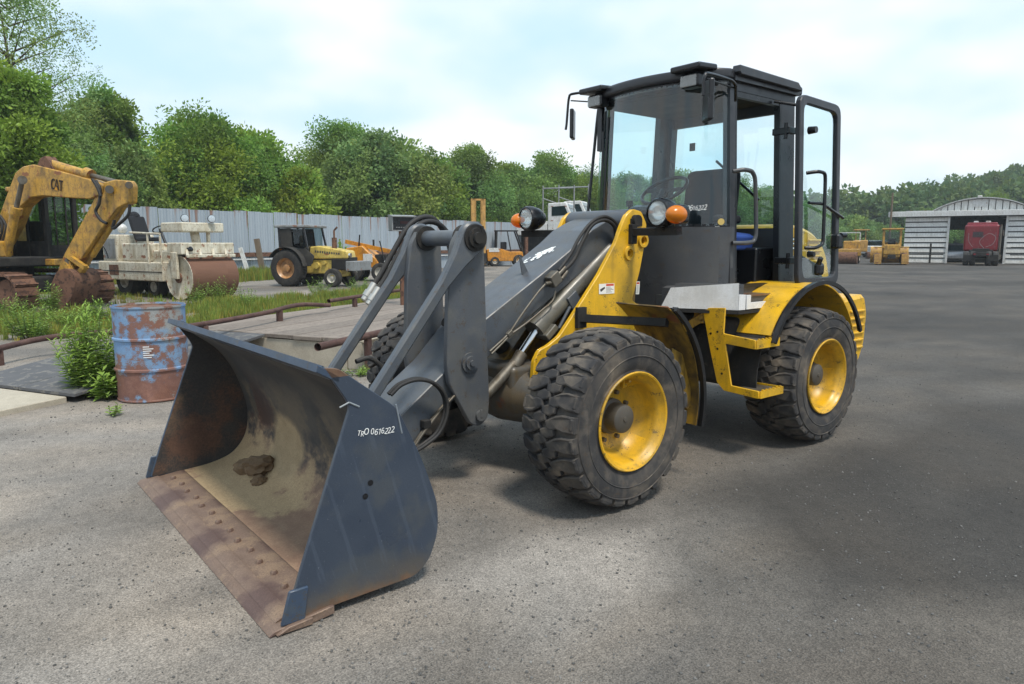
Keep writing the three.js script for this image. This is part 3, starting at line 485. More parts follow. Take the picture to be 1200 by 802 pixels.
// ---- cab
{
  const yb = 1.05, yg = 1.655, yt = 2.69;
  const hw = y => lerp(.70, .625, clamp((y - 1.05) / 1.65));           // half width narrows upwards
  const front = (z, y) => { const t = clamp(Math.abs(z) / hw(y), 0, 1); return 1.565 - .29 * Math.pow(1 - t * t, .62); };
  const cab = grp('cab', loader);
  const curved = (y0, y1, zA, zB, push, ny = 4, nz = 30) => {
    const pos = [], idx = []; for (let j = 0; j <= ny; j++) for (let i = 0; i <= nz; i++) { const y = lerp(y0, y1, j / ny), z = lerp(zA, zB, i / nz) * hw(y); pos.push(front(z, y) - push, y, z); }
    for (let j = 0; j < ny; j++) for (let i = 0; i < nz; i++) { const a = j * (nz + 1) + i, b = a + 1, c = a + nz + 1, d = c + 1; idx.push(a, b, d, a, d, c); }
    const g = new THREE.BufferGeometry(); g.setAttribute('position', new THREE.Float32BufferAttribute(pos, 3)); g.setIndex(idx); g.computeVertexNormals(); return g;
  };
  const solidCurved = (y0, y1, t, zA = -1, zB = 1) => { // panel with thickness
    const plan = []; const n = 30; const y = (y0 + y1) / 2; for (let i = 0; i <= n; i++) { const z = lerp(zA, zB, i / n) * hw(y); plan.push([front(z, y), -z]); }
    const back = plan.map(([x, z]) => [x + t, z]).reverse(); const g = new THREE.ExtrudeGeometry(shapeOf([...plan, ...back]), { depth: y1 - y0, bevelEnabled: false }); g.rotateX(-Math.PI / 2); return toCreasedNormals(g.translate(0, y0, 0), .5);
  };
  mesh('front_panel', [solidCurved(yb, yg, .03)], M.cab, cab);
  mesh('windscreen', curved(yg + .01, yt, -.985, .985, 0), M.glass, cab);
  mesh('windscreen_seal', [solidCurved(yg, yg + .022, .02)], M.black, cab); mesh('windscreen_header', [solidCurved(yt - .012, yt + .02, .03)], M.black, cab);
  // white skirt under the front corner and along the step, on a body of its own
  { const prism = (c, t) => { const A = c.map(p => V(...p)), n = A[1].clone().sub(A[0]).cross(A[3].clone().sub(A[0])).normalize().multiplyScalar(-t), B = A.map(p => p.clone().add(n)), f = (q) => quad(q.map(p => p.toArray())); return [f(A), f([B[3], B[2], B[1], B[0]]), f([A[3], A[2], B[2], B[3]]), f([B[0], B[1], A[1], A[0]]), f([A[1], B[1], B[2], A[2]]), f([B[0], A[0], A[3], B[3]])]; };
    mesh('white_skirt', [prism([[1.205, 1.055, .335], [1.455, 1.055, .835], [1.455, 1.25, .835], [1.235, 1.205, .40]], .02)], M.white, cab);
    mesh('white_skirt', [prism([[1.463, 1.055, .838], [1.535, 1.055, .845], [1.535, 1.165, .845], [1.463, 1.17, .838]], .02)], M.white, cab);
    mesh('white_skirt', [plate(rounded([[1.545, 1.055], [1.98, 1.06], [2.07, 1.145], [2.02, 1.145], [1.99, 1.105], [1.60, 1.105], [1.60, 1.16], [1.545, 1.162]], .004), .832, .848, .002)], M.white, cab);
    mesh('skirt_body', [plate([[1.245, 0], [1.47, 0], [1.47, .20], [1.26, .15]].map(([x, y]) => [x, y + 1.052]), .30, .42, .002), (() => { const q = new THREE.ExtrudeGeometry(shapeOf([[1.24, -.36], [1.47, -.815], [2.10, -.825], [2.35, -.62], [2.35, -.2], [1.3, -.2]]), { depth: .095, bevelEnabled: false }); q.rotateX(-Math.PI / 2); return q.translate(0, 1.05, 0); })(), (() => { const q = new THREE.ExtrudeGeometry(shapeOf([[1.26, -.42], [1.475, -.815], [1.545, -.82], [1.56, -.4]]), { depth: .10, bevelEnabled: false }); q.rotateX(-Math.PI / 2); return q.translate(0, 1.14, 0); })()], M.cab, cab);
    mesh('panel_bottom_trim', [(() => { const q = new THREE.ExtrudeGeometry(shapeOf([[1.195, -.33], [1.45, -.845], [2.0, -.852], [2.36, -.63], [2.36, -.2], [1.3, -.2]]), { depth: .022, bevelEnabled: false }); q.rotateX(-Math.PI / 2); return q.translate(0, 1.026, 0); })()], M.blackMatte, cab); }
  // posts
  const post = (x0, x1, s, d = .05) => { const g = new THREE.BoxGeometry(x1 - x0, yt - yb, d, 1, 1, 1); const p = g.attributes.position; for (let i = 0; i < p.count; i++) { const y = p.getY(i) + (yt + yb) / 2; p.setXYZ(i, p.getX(i) + (x0 + x1) / 2, y, s * (hw(y) - d / 2) + p.getZ(i)); } g.computeVertexNormals(); return flat(g); };
  for (const s of [1, -1]) { mesh('front_post', [post(1.555, 1.625, s, .06)], M.frame, cab); mesh('rear_post', [post(2.24, 2.36, s, .06)], M.frame, cab); mesh('corner_post', [post(2.36, 2.44, s, .10)], M.frame, cab); }
  mesh('door_seal', [post(1.627, 1.642, 1, .05), post(2.222, 2.238, 1, .05), span(1.63, 2.24, 2.60, 2.64, .585, .625), span(1.63, 2.24, 1.20, 1.225, .63, .685)], M.black, cab);
  // sill with dirty floor, door header, far side, rear wall
  mesh('door_sill', [span(1.60, 2.30, yb + .0, yb + .15, .52, .668)], M.cab, cab);
  mesh('sill_grating', [span(1.62, 2.06, yb + .097, yb + .109, .67, .828)], painted(0x5c4a3a, 0x7d6448, .8, .2, .3), cab);
  mesh('door_header', [span(1.56, 2.44, 2.64, 2.70, .57, .63)], M.frame, cab);
  mesh('side_panel', [span(1.56, 2.44, yb, 1.60, -.70, -.665)], M.cab, cab);
  { const g = new THREE.PlaneGeometry(.62, yt - 1.60, 1, 1).translate(1.93, (yt + 1.6) / 2, 0); const p = g.attributes.position; for (let i = 0; i < p.count; i++) p.setZ(i, -hw(p.getY(i)) + .02); g.computeVertexNormals(); mesh('side_window', g, M.glass, cab); }
  mesh('rear_panel', [span(2.40, 2.44, yb, 1.66, -.66, .66)], M.cab, cab); mesh('rear_header', [span(2.40, 2.44, 2.58, yt, -.60, .60)], M.cab, cab);
  mesh('rear_window', [new THREE.PlaneGeometry(1.24, .94).rotateY(Math.PI / 2).translate(2.42, 2.12, 0)], M.glass, cab);
  mesh('cab_floor', [span(1.36, 2.42, yb, yb + .03, -.66, .60)], M.blackMatte, cab);
  // roof
  { const plan = []; for (let i = 0; i <= 30; i++) { const z = lerp(-1, 1, i / 30) * .655; plan.push([front(z / .655 * hw(2.7), 2.7) - .045, -z]); } plan.push([2.50, -.655], [2.50, .655]);
    const g = new THREE.ExtrudeGeometry(shapeOf(plan), { depth: .035, bevelEnabled: true, bevelThickness: .02, bevelSize: .018, bevelOffset: -.02, bevelSegments: 3 }); g.rotateX(-Math.PI / 2); 
    mesh('roof', [toCreasedNormals(g.translate(0, yt + .035, 0), .5), rbox(.9, .04, 1.0, .02, 2.0, yt + .08, 0)], M.frame, cab);
    mesh('headliner', [span(1.45, 2.40, yt - .03, yt + .01, -.58, .58, .01)], M.blackMatte, cab); }
  for (const s of [1]) mesh('roof_gutter', [plate([[1.56, 2.755], [1.57, 2.80], [2.36, 2.785], [2.42, 2.74], [2.42, 2.725], [1.58, 2.735]], .63, .70, .006), span(1.56, 2.44, 2.70, 2.735, .625, .665)], M.frame, cab);
  // front visors with work lights
  for (const s of [1, -1]) {
    const v = mesh('lamp_visor', [rbox(.22, .045, .26, .016, 1.33, yt + .085, s * .47, 0, 0, .06)], M.black, cab);
    const l = mesh('work_light', [rbox(.10, .10, .16, .02, 1.325, yt + .0, s * .47), bar([1.33, yt + .07, s * .47], [1.33, yt + .03, s * .47], .03, .05)], M.black, cab);
    mesh('lamp_lens', [rbox(.012, .078, .135, .005, 1.272, yt - .005, s * .47)], M.lens, l);
    mesh('lamp_reflector', [rbox(.012, .076, .13, .004, 1.286, yt - .005, s * .47)], M.reflector, l);
  }
  // seat, steering wheel, levers
  const seat = mesh('seat', [rbox(.46, .14, .50, .05, 2.02, 1.50, .0), rbox(.15, .66, .52, .075, 2.24, 1.84, 0, 0, 0, -.12), span(1.86, 2.2, 1.08, 1.44, -.2, .2, .03)], M.seat, cab);
  for (const s of [1, -1]) mesh('armrest', [rbox(.32, .07, .08, .03, 2.06, 1.73, s * .30)], M.seat, seat);
  mesh('blue_cloth', [rbox(.34, .05, .36, .02, 2.03, 1.595, .28, .15, .1, .1), rbox(.30, .12, .05, .02, 2.06, 1.54, .44, .2)], M.blueCloth, cab);
  { const g = new THREE.TorusGeometry(.19, .015, 10, 36); g.rotateY(Math.PI / 2); g.rotateZ(-.95); g.translate(1.62, 1.96, 0); mesh('steering_wheel', [g, rod([1.62, 1.96, 0], [1.50, 1.78, 0], .03), bar([1.62, 1.96, -.18], [1.62, 1.96, .18], .02, .03), rod([1.50, 1.80, 0], [1.42, 1.1, 0], .05)], M.black, cab); }
  mesh('control_console', [span(1.70, 2.2, 1.1, 1.62, -.62, -.36, .04), rod([1.75, 1.6, -.45], [1.70, 1.86, -.44], .015), rod([1.70, 1.85, -.44], [1.70, 1.90, -.44], .03)], M.black, cab);
  mesh('instrument_panel', [rbox(.12, .24, .34, .03, 1.46, 1.72, 0, 0, 0, .3)], M.black, cab);
  mesh('lock_box', [span(2.10, 2.38, 1.08, 1.50, .30, .56, .02)], M.black, cab);
  mesh('wiper', [bar([1.40, 1.70, -.47], [1.36, 2.45, -.44], .014, .02), bar([1.36, 1.78, -.42], [1.33, 2.55, -.36], .012, .018), bar([1.42, 2.7, -.52], [1.40, 2.3, -.50], .05, .05)], M.black, cab);
  mesh('rear_wiper', [bar([2.45, 1.9, .34], [2.45, 2.26, -.1], .012, .02)], M.black, cab);
  // grab rails and mirrors
  const zr = .74, q = (px, py, z) => [...P(px, py, z), z];
  mesh('grab_rail', tube([q(859, 201, .69), q(872, 199, zr), q(881, 201, zr + .01), q(885, 210, zr + .015), q(886, 245, zr + .015), q(886, 274, zr + .015), q(883, 283, zr + .01), q(872, 285, zr), q(858, 285, .70)], .016, 10, 60, .3), M.cab, cab);
  mesh('far_grab_rail', tube([q(703, 118, -.66), q(700, 140, -.70), q(694, 200, -.72), q(689, 250, -.72), q(689, 262, -.68)], .013, 8), M.black, cab);
  const mL = mesh('mirror_arm', [tube([q(692, 108, -.62), q(678, 109, -.80), q(668, 111, -.86), q(666, 120, -.88), q(664, 145, -.88), q(663, 152, -.88)], .011, 8, 40, .2), rod(q(669, 118, -.86), q(702, 120, -.64), .006)], M.black, cab);
  { const a = q(671, 146, -.88); mesh('mirror', [rbox(.035, .25, .15, .012, a[0], a[1], a[2], 0, 2.25, 0)], M.black, mL); }
  const mR = mesh('mirror_arm', [tube([q(862, 118, .66), q(862, 100, .72), q(857, 94, .74), q(838, 88, .78), q(828, 86, .80), q(825, 92, .80), q(824, 112, .80)], .011, 8, 40, .2), rod(q(828, 92, .80), q(860, 103, .70), .006)], M.black, cab);
  { const a = q(830, 118, .78); mesh('mirror', [rbox(.04, .27, .15, .015, a[0], a[1] , a[2], 0, 2.5, 0)], M.black, mR); }
  mesh('screen_sticker', [box(.004, .07, .06, 2.405, 2.40, -.33)], M.black, cab);
  // number chalked on the glass, small round sticker
  const gl = (px, py) => { // meet the ray with the curved screen
    let a = -.3, b = .69; for (let i = 0; i < 50; i++) { const z = (a + b) / 2, [x, y] = P(px, py, z); if (x > front(z, y) - .006) a = z; else b = z; } const [x, y] = P(px, py, a); return [x, y, a]; };
  mesh('chalk_number', quad([gl(803, 251), gl(831, 249), gl(831, 237), gl(803, 239)]), inkDecal(360, 130, scrawl('0616222', 84)), cab, true);
  mesh('chalk_number', quad([gl(829, 274), gl(846, 268), gl(845, 261), gl(828, 267)]), inkDecal(220, 90, scrawl('WT 1,200', 46)), cab, true);
  { const a = gl(845, 260); mesh('round_sticker', rod([a[0] - .004, a[1], a[2] + .004], [a[0] + .004, a[1], a[2] - .002], .024, .024, 18), std({ color: 0xcbb26a, roughness: .8 }), cab); }
}

// ---- door folded right back beside the hood
{
  const door = grp('door', loader);
  const Z = y => lerp(.885, .82, clamp((y - 1.2) / 1.4));
  const o = [[2.12, 1.20], [2.75, 1.20], [2.75, 2.63], [2.12, 2.65]];
  const outer = rounded(o, .09), inn = rounded([[2.18, 1.265], [2.695, 1.265], [2.695, 2.57], [2.18, 2.59]], .08);
  const s = shapeOf(outer); s.holes.push(new THREE.Path(inn.slice().reverse().map(p => new THREE.Vector2(...p))));
  const lean = g => { const p = g.attributes.position; for (let i = 0; i < p.count; i++) p.setZ(i, p.getZ(i) + Z(p.getY(i))); g.computeVertexNormals(); return g; };
  const fr = new THREE.ExtrudeGeometry(s, { depth: .03, bevelEnabled: true, bevelThickness: .006, bevelSize: .006, bevelOffset: -.006, bevelSegments: 1 });
  mesh('door_frame', lean(fr), M.frame, door);
  mesh('door_glass', lean(new THREE.ShapeGeometry(shapeOf(inn)).translate(0, 0, .012)), M.glass, door);
  mesh('hinge', [rod([2.14, 2.33, .74], [2.14, 2.45, .74], .016), rbox(.10, .05, .03, .006, 2.16, 2.39, .77), rbox(.03, .05, .12, .006, 2.14, 2.39, .69)], M.black, door);
  mesh('hinge', [rod([2.16, 1.34, .80], [2.16, 1.46, .80], .016), rbox(.10, .05, .03, .006, 2.18, 1.40, .82), rbox(.03, .05, .12, .006, 2.16, 1.40, .75)], M.black, door);
  mesh('hold_open_arm', [rod([2.12, 2.62, .64], [2.22, 2.57, .83], .012)], M.black, door);
  mesh('grab_rail', tube([[2.24, 2.07, .87], [2.30, 2.08, .93], [2.38, 2.07, .94], [2.40, 2.0, .94], [2.40, 1.6, .95], [2.39, 1.53, .95], [2.30, 1.50, .94], [2.24, 1.50, .89]], .014, 8, 50, .3), M.black, door);
  mesh('cross_rail', [rod([2.24, 1.845, .90], [2.40, 1.84, .93], .012), rod([2.40, 1.84, .93], [2.78, 1.74, .91], .012)], M.black, door);
  mesh('latch', [rbox(.09, .12, .07, .02, 2.72, 1.55, .90), rod([2.74, 1.6, .92], [2.80, 1.6, .93], .02)], M.black, door);
  mesh('window_latch', [rbox(.10, .10, .05, .03, 2.46, 1.33, .90), rod([2.44, 1.36, .9], [2.42, 1.42, .93], .02)], M.black, door);
  mesh('stop_knob', [rod([2.26, 2.39, .86], [2.26, 2.39, .92], .03, .025, 12), rod([2.28, 1.45, .9], [2.28, 1.45, .95], .026, .02, 12)], M.black, door);
}

// ---- hood, counterweight
{
  const hood = grp('hood', loader);
  const prof = smooth([[2.46, 1.03], [2.46, 1.30], [2.46, 1.60], [2.52, 1.685], [2.75, 1.68], [3.05, 1.60], [3.22, 1.46], [3.33, 1.20], [3.36, 1.05], [3.2, 1.03], [2.9, 1.03], [2.6, 1.03]], 60);
  mesh('hood_shell', [plate(prof, -.56, .56, .03)], M.yellow, hood);
  mesh('hood_side_panel', [plate(rounded([[2.50, 1.04], [2.50, 1.42], [2.72, 1.44], [3.05, 1.34], [3.20, 1.06]], .03), .565, .60, .006), plate(rounded([[2.50, 1.04], [2.50, 1.42], [2.72, 1.44], [3.05, 1.34], [3.20, 1.06]], .03), -.60, -.565, .006)], M.cab, hood);
  for (let i = 0; i < 9; i++) mesh('louvre', [rbox(.20, .018, .02, .006, 2.98 + .01 * i, 1.56 - i * .045, .575, .4)], M.yellow, hood);
  mesh('number_sticker', quad([[2.55, 1.47, .596], [2.76, 1.47, .596], [2.76, 1.60, .596], [2.55, 1.60, .596]]), inkDecal(220, 130, (g, w, h) => { g.font = `bold ${h * .95}px sans-serif`; g.lineWidth = 12; g.strokeStyle = '#1b1b1b'; g.fillStyle = '#e8e8e4'; g.strokeText('30', 20, h * .86); g.fillText('30', 20, h * .86); }), hood, true);
  const cw = mesh('counterweight', [plate(rounded([[2.93, .52], [2.96, 1.06], [3.38, 1.09], [3.45, .92], [3.43, .64], [3.33, .46]], .05), -.86, .86, .03)], M.yellow, loader);
  for (let i = 0; i < 6; i++) mesh('vent_rib', [rbox(.05, .028, 1.5, .01, 3.425 - Math.abs(i - 2) * .004, .62 + i * .065, 0), rbox(.26, .022, .03, .008, 3.24, .62 + i * .065, .862)], M.yellow, cw);
}

// ---- headlights with turn signals on their brackets
for (const s of [1, -1]) {
  const x = .775, y = 1.735, z = .675 * s;
  const b = mesh('lamp_bracket', [bar([.86, 1.615, s * .33], [.80, 1.615, s * .80], .05, .05), rbox(.06, .14, .04, .008, .855, 1.60, s * .35), rod([.79, 1.62, z], [.79, 1.66, z], .015)], M.blackMatte, loader);
  const h = mesh('headlight', [lathe([[.082, .0], [.092, .004], [.098, .02], [.098, .07], [.085, .13], [.055, .18], [.02, .19], [0, .19]], 36, 'z').rotateY(Math.PI / 2).translate(x - .06, y, z)], M.black, loader);
  mesh('lamp_lens', [lathe([[0, -.004], [.04, -.002], [.07, .006], [.083, .014]], 32).rotateY(Math.PI / 2).translate(x - .06, y, z)], M.lens, h);
  mesh('lamp_reflector', [lathe([[.082, .014], [.07, .045], [.045, .07], [.012, .082], [0, .083]], 32).rotateY(Math.PI / 2).translate(x - .06, y, z), rod([x + .01, y, z], [x - .03, y, z], .012)], M.reflector, h);
  const t = mesh('turn_signal_body', [rbox(.12, .13, .07, .03, x + .07, y - .012, z + s * .10)], M.black, loader);
  mesh('turn_signal', [place(new THREE.SphereGeometry(1, 20, 14).scale(.085, .060, .062), x - .01, y - .014, z + s * .125)], M.amber, t);
}

// ================================================================ shared small-machine pieces
const MM = {
  cat: painted(0xc2953c, 0x7a6038, .7, .8, .2, { roughness: .85 }), rust: std({ map: tex(512, (u, v) => { const a = NA(u, v), c = NC(u, v), s = NS(u, v); return mix3(mix3([88, 62, 50], [126, 92, 72], a), [72, 52, 44], sstep(.5, .72, c)).map(x => x * (.88 + .24 * s)); }), roughness: .95 }),
  cream: painted(0xdad5c4, 0xa09074, .5, .5, .22, { roughness: .8 }), straw: painted(0xd6bd62, 0x9a8448, .5, .3, .1, { roughness: .7 }),
  darkCanvas: std({ map: paintTex([48, 47, 46], [78, 74, 66], .6, 0), roughness: .95 }), greyBox: painted(0x8d9194, 0x6c6a66, .5, .2, .05),
  farTyre: std({ map: paintTex([40, 40, 41], [84, 78, 70], .6, .2), roughness: .95 }), farRim: painted(0xb98a5a, 0x7a5a3c, .6, .3, .3), paleRim: painted(0xc9c6bc, 0x8a8478, .5, .2, .1),
  red: painted(0x7c1a24, 0x5a2a28, .3, .2, 0, { roughness: .45 }), orange: painted(0xcf8a20, 0x8a5c28, .5, .3, .1), tan: painted(0xc79a52, 0x8a6a3c, .5, .3, .1), whiteFar: painted(0xd4d6d6, 0xa8a8a0, .4, .2, .05), silver: painted(0xb9bcc0, 0x8e9092, .3, .1, 0, { roughness: .35, metalness: .3 }),
  pipeRust: std({ map: paintTex([74, 52, 48], [104, 78, 70], .8, .2), roughness: .9 }),
  wood: std({ map: tex(512, (u, v) => { const a = NA(u * 4, v * .3), s = NS(u * 2, v * .2); return mix3([84, 74, 62], [122, 108, 92], a * .7 + s * .4); }), roughness: .95 }),
  concrete: std({ map: tex(512, (u, v) => { const a = NA(u, v), c = NC(u, v), s = NS(u, v); return mix3([150, 142, 128], [182, 174, 158], a * .6 + c * .5).map(x => x * (.92 + .16 * s)); }), roughness: .95, bumpMap: bumpFine, bumpScale: .004 }),
};
function wheelOn(parent, x, y, z, R, w, rimR, rimMat, side = 1, lug = 0, turn = 0) {
  const g = grp('wheel', parent); g.position.set(x, y, z); if (side < 0) g.rotation.y = Math.PI; if (turn) g.rotation.y += turn;
  const t = [lathe([[rimR, 0], [lerp(rimR, R, .5), .03 * w / .4], [R * .94, 0], [R - .006, -w * .12], [R, -w * .5], [R - .006, -w * .88], [R * .94, -w], [lerp(rimR, R, .5), -w - .03 * w / .4], [rimR, -w]], 36)];
  if (lug) for (let i = 0; i < lug; i++) for (const s of [0, 1]) { const a = (i + s * .5) / lug * Math.PI * 2; t.push(box(.06, .05, w * .56, 0, 0, 0, 0, 0, 0).rotateX(s ? .5 : -.5).rotateY(0).translate(0, R - .004, 0).rotateZ(a).translate(0, 0, s ? -w * .27 : -w * .73)); }
  mesh('tyre', t, MM.farTyre, g);
  mesh('rim', [lathe([[rimR, -.0], [rimR * 1.02, .01], [rimR * .94, -.02], [rimR * .8, -w * .25], [rimR * .4, -w * .3], [rimR * .38, -w * .1], [rimR * .2, -w * .06], [0, -w * .06]], 28)], rimMat, g);
  return g;
}
function tracks(parent, x0, x1, z, w, R, shoes, mat) {          // belt of single shoes round two wheels
  const t = grp('track', parent), L = x1 - x0, per = 2 * L + 2 * Math.PI * R;
  mesh('track_frame', [span(x0 + .05, x1 - .05, R * .7, R * 1.5, z - w * .25, z + w * .25, .05), rod([x0, R, z - w * .3], [x0, R, z + w * .3], R * .82, R * .82, 24), rod([x1, R, z - w * .3], [x1, R, z + w * .3], R * .82, R * .82, 24)], MM.rust, t);
  const shoe = join([box(per / shoes * .94, .045, w), box(.03, .05, w, per / shoes * .3, .04, 0)]);
  for (let i = 0; i < shoes; i++) { let s = i / shoes * per, x, y, a; if (s < L) { x = x0 + s; y = 2 * R; a = 0; } else if (s < L + Math.PI * R) { const q = (s - L) / R; x = x1 + R * Math.sin(q); y = R + R * Math.cos(q); a = -q; } else if (s < 2 * L + Math.PI * R) { x = x1 - (s - L - Math.PI * R); y = 0; a = Math.PI; } else { const q = (s - 2 * L - Math.PI * R) / R; x = x0 - R * Math.sin(q); y = R - R * Math.cos(q); a = Math.PI - q; } const m = mesh('track_shoe', shoe.clone(), mat, t, true); m.position.set(x, y + .02, z); m.rotation.z = a; }
  return t;
}

// ================================================================ truck scale beside the loader
const SD = V(.40, 0, -.917).normalize(), SO = V(-1.9, 0, -8.7), STURN = Math.atan2(-SD.z, SD.x);
{
  const g = thing('truck_scale', 'raised truck scale with brown plank deck and pale concrete kerb', 'truck scale', [SO.x, 0, SO.z], STURN);
  const deckM = [0, 1, 2].map(k => std({ map: tex(512, (u, v) => { const a = NA(u * .5, v * 3 + k * .3), c = NC(u, v * 2 + k * .2), s = NS(u, v * 2); return mix3(mix3([118, 108, 100], [140, 130, 120], a), [98, 88, 82], .5 * sstep(.52, .7, c)).map(x => x * (.9 + .2 * s) * (1 - k * .05)); }), roughness: .95 }));
  for (let i = 0; i < 7; i++) mesh('deck_plank', [rbox(13, .05, .432, .006, 6.35 + .03 * Math.sin(i * 5), .355 + .003 * Math.sin(i * 3.7), -.225 - i * .436)], deckM[i % 3], g);
  mesh('kerb', [rbox(13, .34, .22, .015, 6.35, .17, .04), rbox(13, .03, .26, .01, 6.35, .352, .05)], MM.concrete, g);
  mesh('scale_pit_wall', [span(-.15, 12.85, .0, .32, -3.1, -.08)], MM.concrete, g);
  const rampTex = std({ map: tex(512, (u, v) => { const a = NA(u, v), c = NC(u, v), s = NS(u, v); return mix3(mix3([70, 71, 74], [92, 92, 94], a), [126, 122, 114], .6 * sstep(.56, .7, c)).map(x => x * (.9 + .2 * s)); }), roughness: .8 });
  const ramp = (z0, z1) => { const q = plate([[-2.75, .09], [-.16, .375], [-.16, .34], [-2.75, .06]], z0, z1, .003); return q; };
  mesh('ramp_plate', [ramp(-2.2, -1.35)], rampTex, g); mesh('ramp_plate', [ramp(-3.1, -2.215)], rampTex, g);
  struct('concrete_approach', [rbox(3.2, .07, 2.6, .01, -4.36, .01, -2.75, 0, 0, .008).rotateY(STURN).translate(SO.x, 0, SO.z)], MM.concrete);
}
// bent pipe rails along the scale
const railAt = (px, py, y) => { const p = ground(px, py, y); return [p.x, y, p.z]; };
function pipeRail(label, pts, r, posts) {
  const p0 = pts[0], g = thing('pipe_rail', label, 'rail', [p0[0], 0, p0[2]], 0, 'rusty pipe rails of the truck scale');
  const off = q => [q[0] - p0[0], q[1], q[2] - p0[2]];
  mesh('pipe', tube(pts.map(off), r * .8, 10, 60), MM.pipeRust, g);
  const c = new THREE.CatmullRomCurve3(pts.map(q => V(...off(q))));
  for (const t of posts) { const q = c.getPointAt(t); mesh('post', [rbox(.09, Math.max(.1, q.y), .06, .008, q.x, q.y / 2 - .02, q.z, 0, STURN)], MM.pipeRust, g); }
}
pipeRail('rusty pipe rail bent round the weeds at the ramp end of the truck scale', [railAt(-60, 425, .20), railAt(5, 407, .22), railAt(50, 397, .25), railAt(100, 391, .30), railAt(135, 389, .34)], .05, [.35, .8]);
pipeRail('rusty pipe rail with a kinked end beside the scale and the grass', [railAt(200, 386, .54), railAt(262, 376, .54), railAt(310, 367, .55), railAt(350, 357.5, .57), railAt(386, 358, .5)], .042, [.15, .62]);
pipeRail('straight rusty pipe rail beyond the kinked one, beside the grass', [railAt(385, 353, .56), railAt(430, 346, .56), railAt(490, 337, .56), railAt(560, 327, .56)], .042, [.12, .4, .7]);
pipeRail('rusty pipe rail lying along the pale kerb of the scale', [railAt(372, 407, .44), railAt(420, 396, .44), railAt(480, 383, .44), railAt(540, 372, .44)], .055, [.3, .7]);
{ // weighing read-out on its post
  const p = ground(474, 381), g = thing('scale_indicator', 'weighing display in a grey hooded box on a rusty post', 'display', [p.x, 0, p.z], .5);
  const h = EYE + 29 / 78 + .0;
  mesh('post', [rbox(.07, h - .1, .07, .008, -.03, (h - .1) / 2, 0)], MM.rust, g);
  const b = mesh('hood', [box(.48, .022, .26, 0, h + .14, .0, .10), box(.46, .02, .18, 0, h - .13, -.03), box(.02, .27, .20, -.22, h, -.02), box(.02, .27, .20, .22, h, -.02), box(.46, .27, .02, 0, h, -.12)], MM.greyBox, g);
  mesh('display_panel', [box(.42, .24, .06, 0, h, .02)], M.black, b); mesh('display_digits', [box(.20, .05, .006, .04, h + .02, .054)], std({ color: 0x3a1210, roughness: .4 }), b);
  for (let i = 0; i < 6; i++) mesh('key', [box(.03, .012, .006, -.13 + i * .045, h - .07, .054)], MM.greyBox, b);
}

// ================================================================ blue barrel
{
  const p = ground(182, 473), R = .335, H = .935, g = thing('steel_barrel', 'dented steel barrel with peeling light blue paint and rust', 'barrel', [p.x * 1.046, 0, p.z * 1.046], 0);
  const bt = tex([1024, 512], (u, v) => { const a = NA(u * 2, v * 1.2), b = NB(u * 2, v), c = NC(u * 2, v), s = NS(u * 2, v); let k = mix3([96, 136, 186], [126, 148, 168], a); k = mix3(k, [146, 144, 138], sstep(.40, .58, ND(u * 2, v)) * .85); const low = sstep(.52, .22, v + .2 * (a - .5)), r = sstep(.485 - .12 * low, .63 - .1 * low, b * .3 + c * .6 + a * .15 + .07 * low + .22 * (s - .5)) * .88; k = mix3(k, mix3([96, 56, 44], [136, 92, 74], c), r); return k.map(x => x * (.9 + .2 * s)); });
  const prof = [[.30, 0], [R, .01], [R, .02], [R - .006, .03], [R - .006, .295], [R + .008, .305], [R + .008, .322], [R - .006, .332], [R - .006, .595], [R + .008, .605], [R + .008, .622], [R - .006, .632], [R - .006, H - .03], [R + .004, H - .018], [R + .004, H], [R - .008, H], [R - .010, H - .02]];
  const G = new THREE.LatheGeometry(prof.map(q => new THREE.Vector2(...q)), 64); { const q = G.attributes.position, u = G.attributes.uv; for (let i = 0; i < q.count; i++) { const x = q.getX(i), y = q.getY(i), z = q.getZ(i), d = .012 * fbm3(x * 4, y * 4, z * 4, 3); q.setX(i, x * (1 + d)); q.setZ(i, z * (1 + d * 1.5)); u.setY(i, y / H); } G.computeVertexNormals(); }
  mesh('drum_body', toCreasedNormals(G, .5), std({ map: bt, roughness: .7, bumpMap: bt, bumpScale: .002 }), g, true);
  mesh('drum_lid', [lathe([[0, H - .03], [R - .02, H - .028], [R - .012, H - .018]], 48, 'y')], MM.rust, g);
  mesh('label_remnant', (() => { const q = new THREE.CylinderGeometry(R + .004, R + .004, .13, 8, 1, true, .22, .30); return q.translate(0, .50, 0); })(), inkDecal(120, 160, (c, w, h) => { c.fillStyle = '#d4d8da'; for (let i = 0; i < 6; i++) c.fillRect(w * .1, 8 + i * 25, w * (.55 + .35 * ((i * 5) % 3) / 2), 12); }), g, true);
}

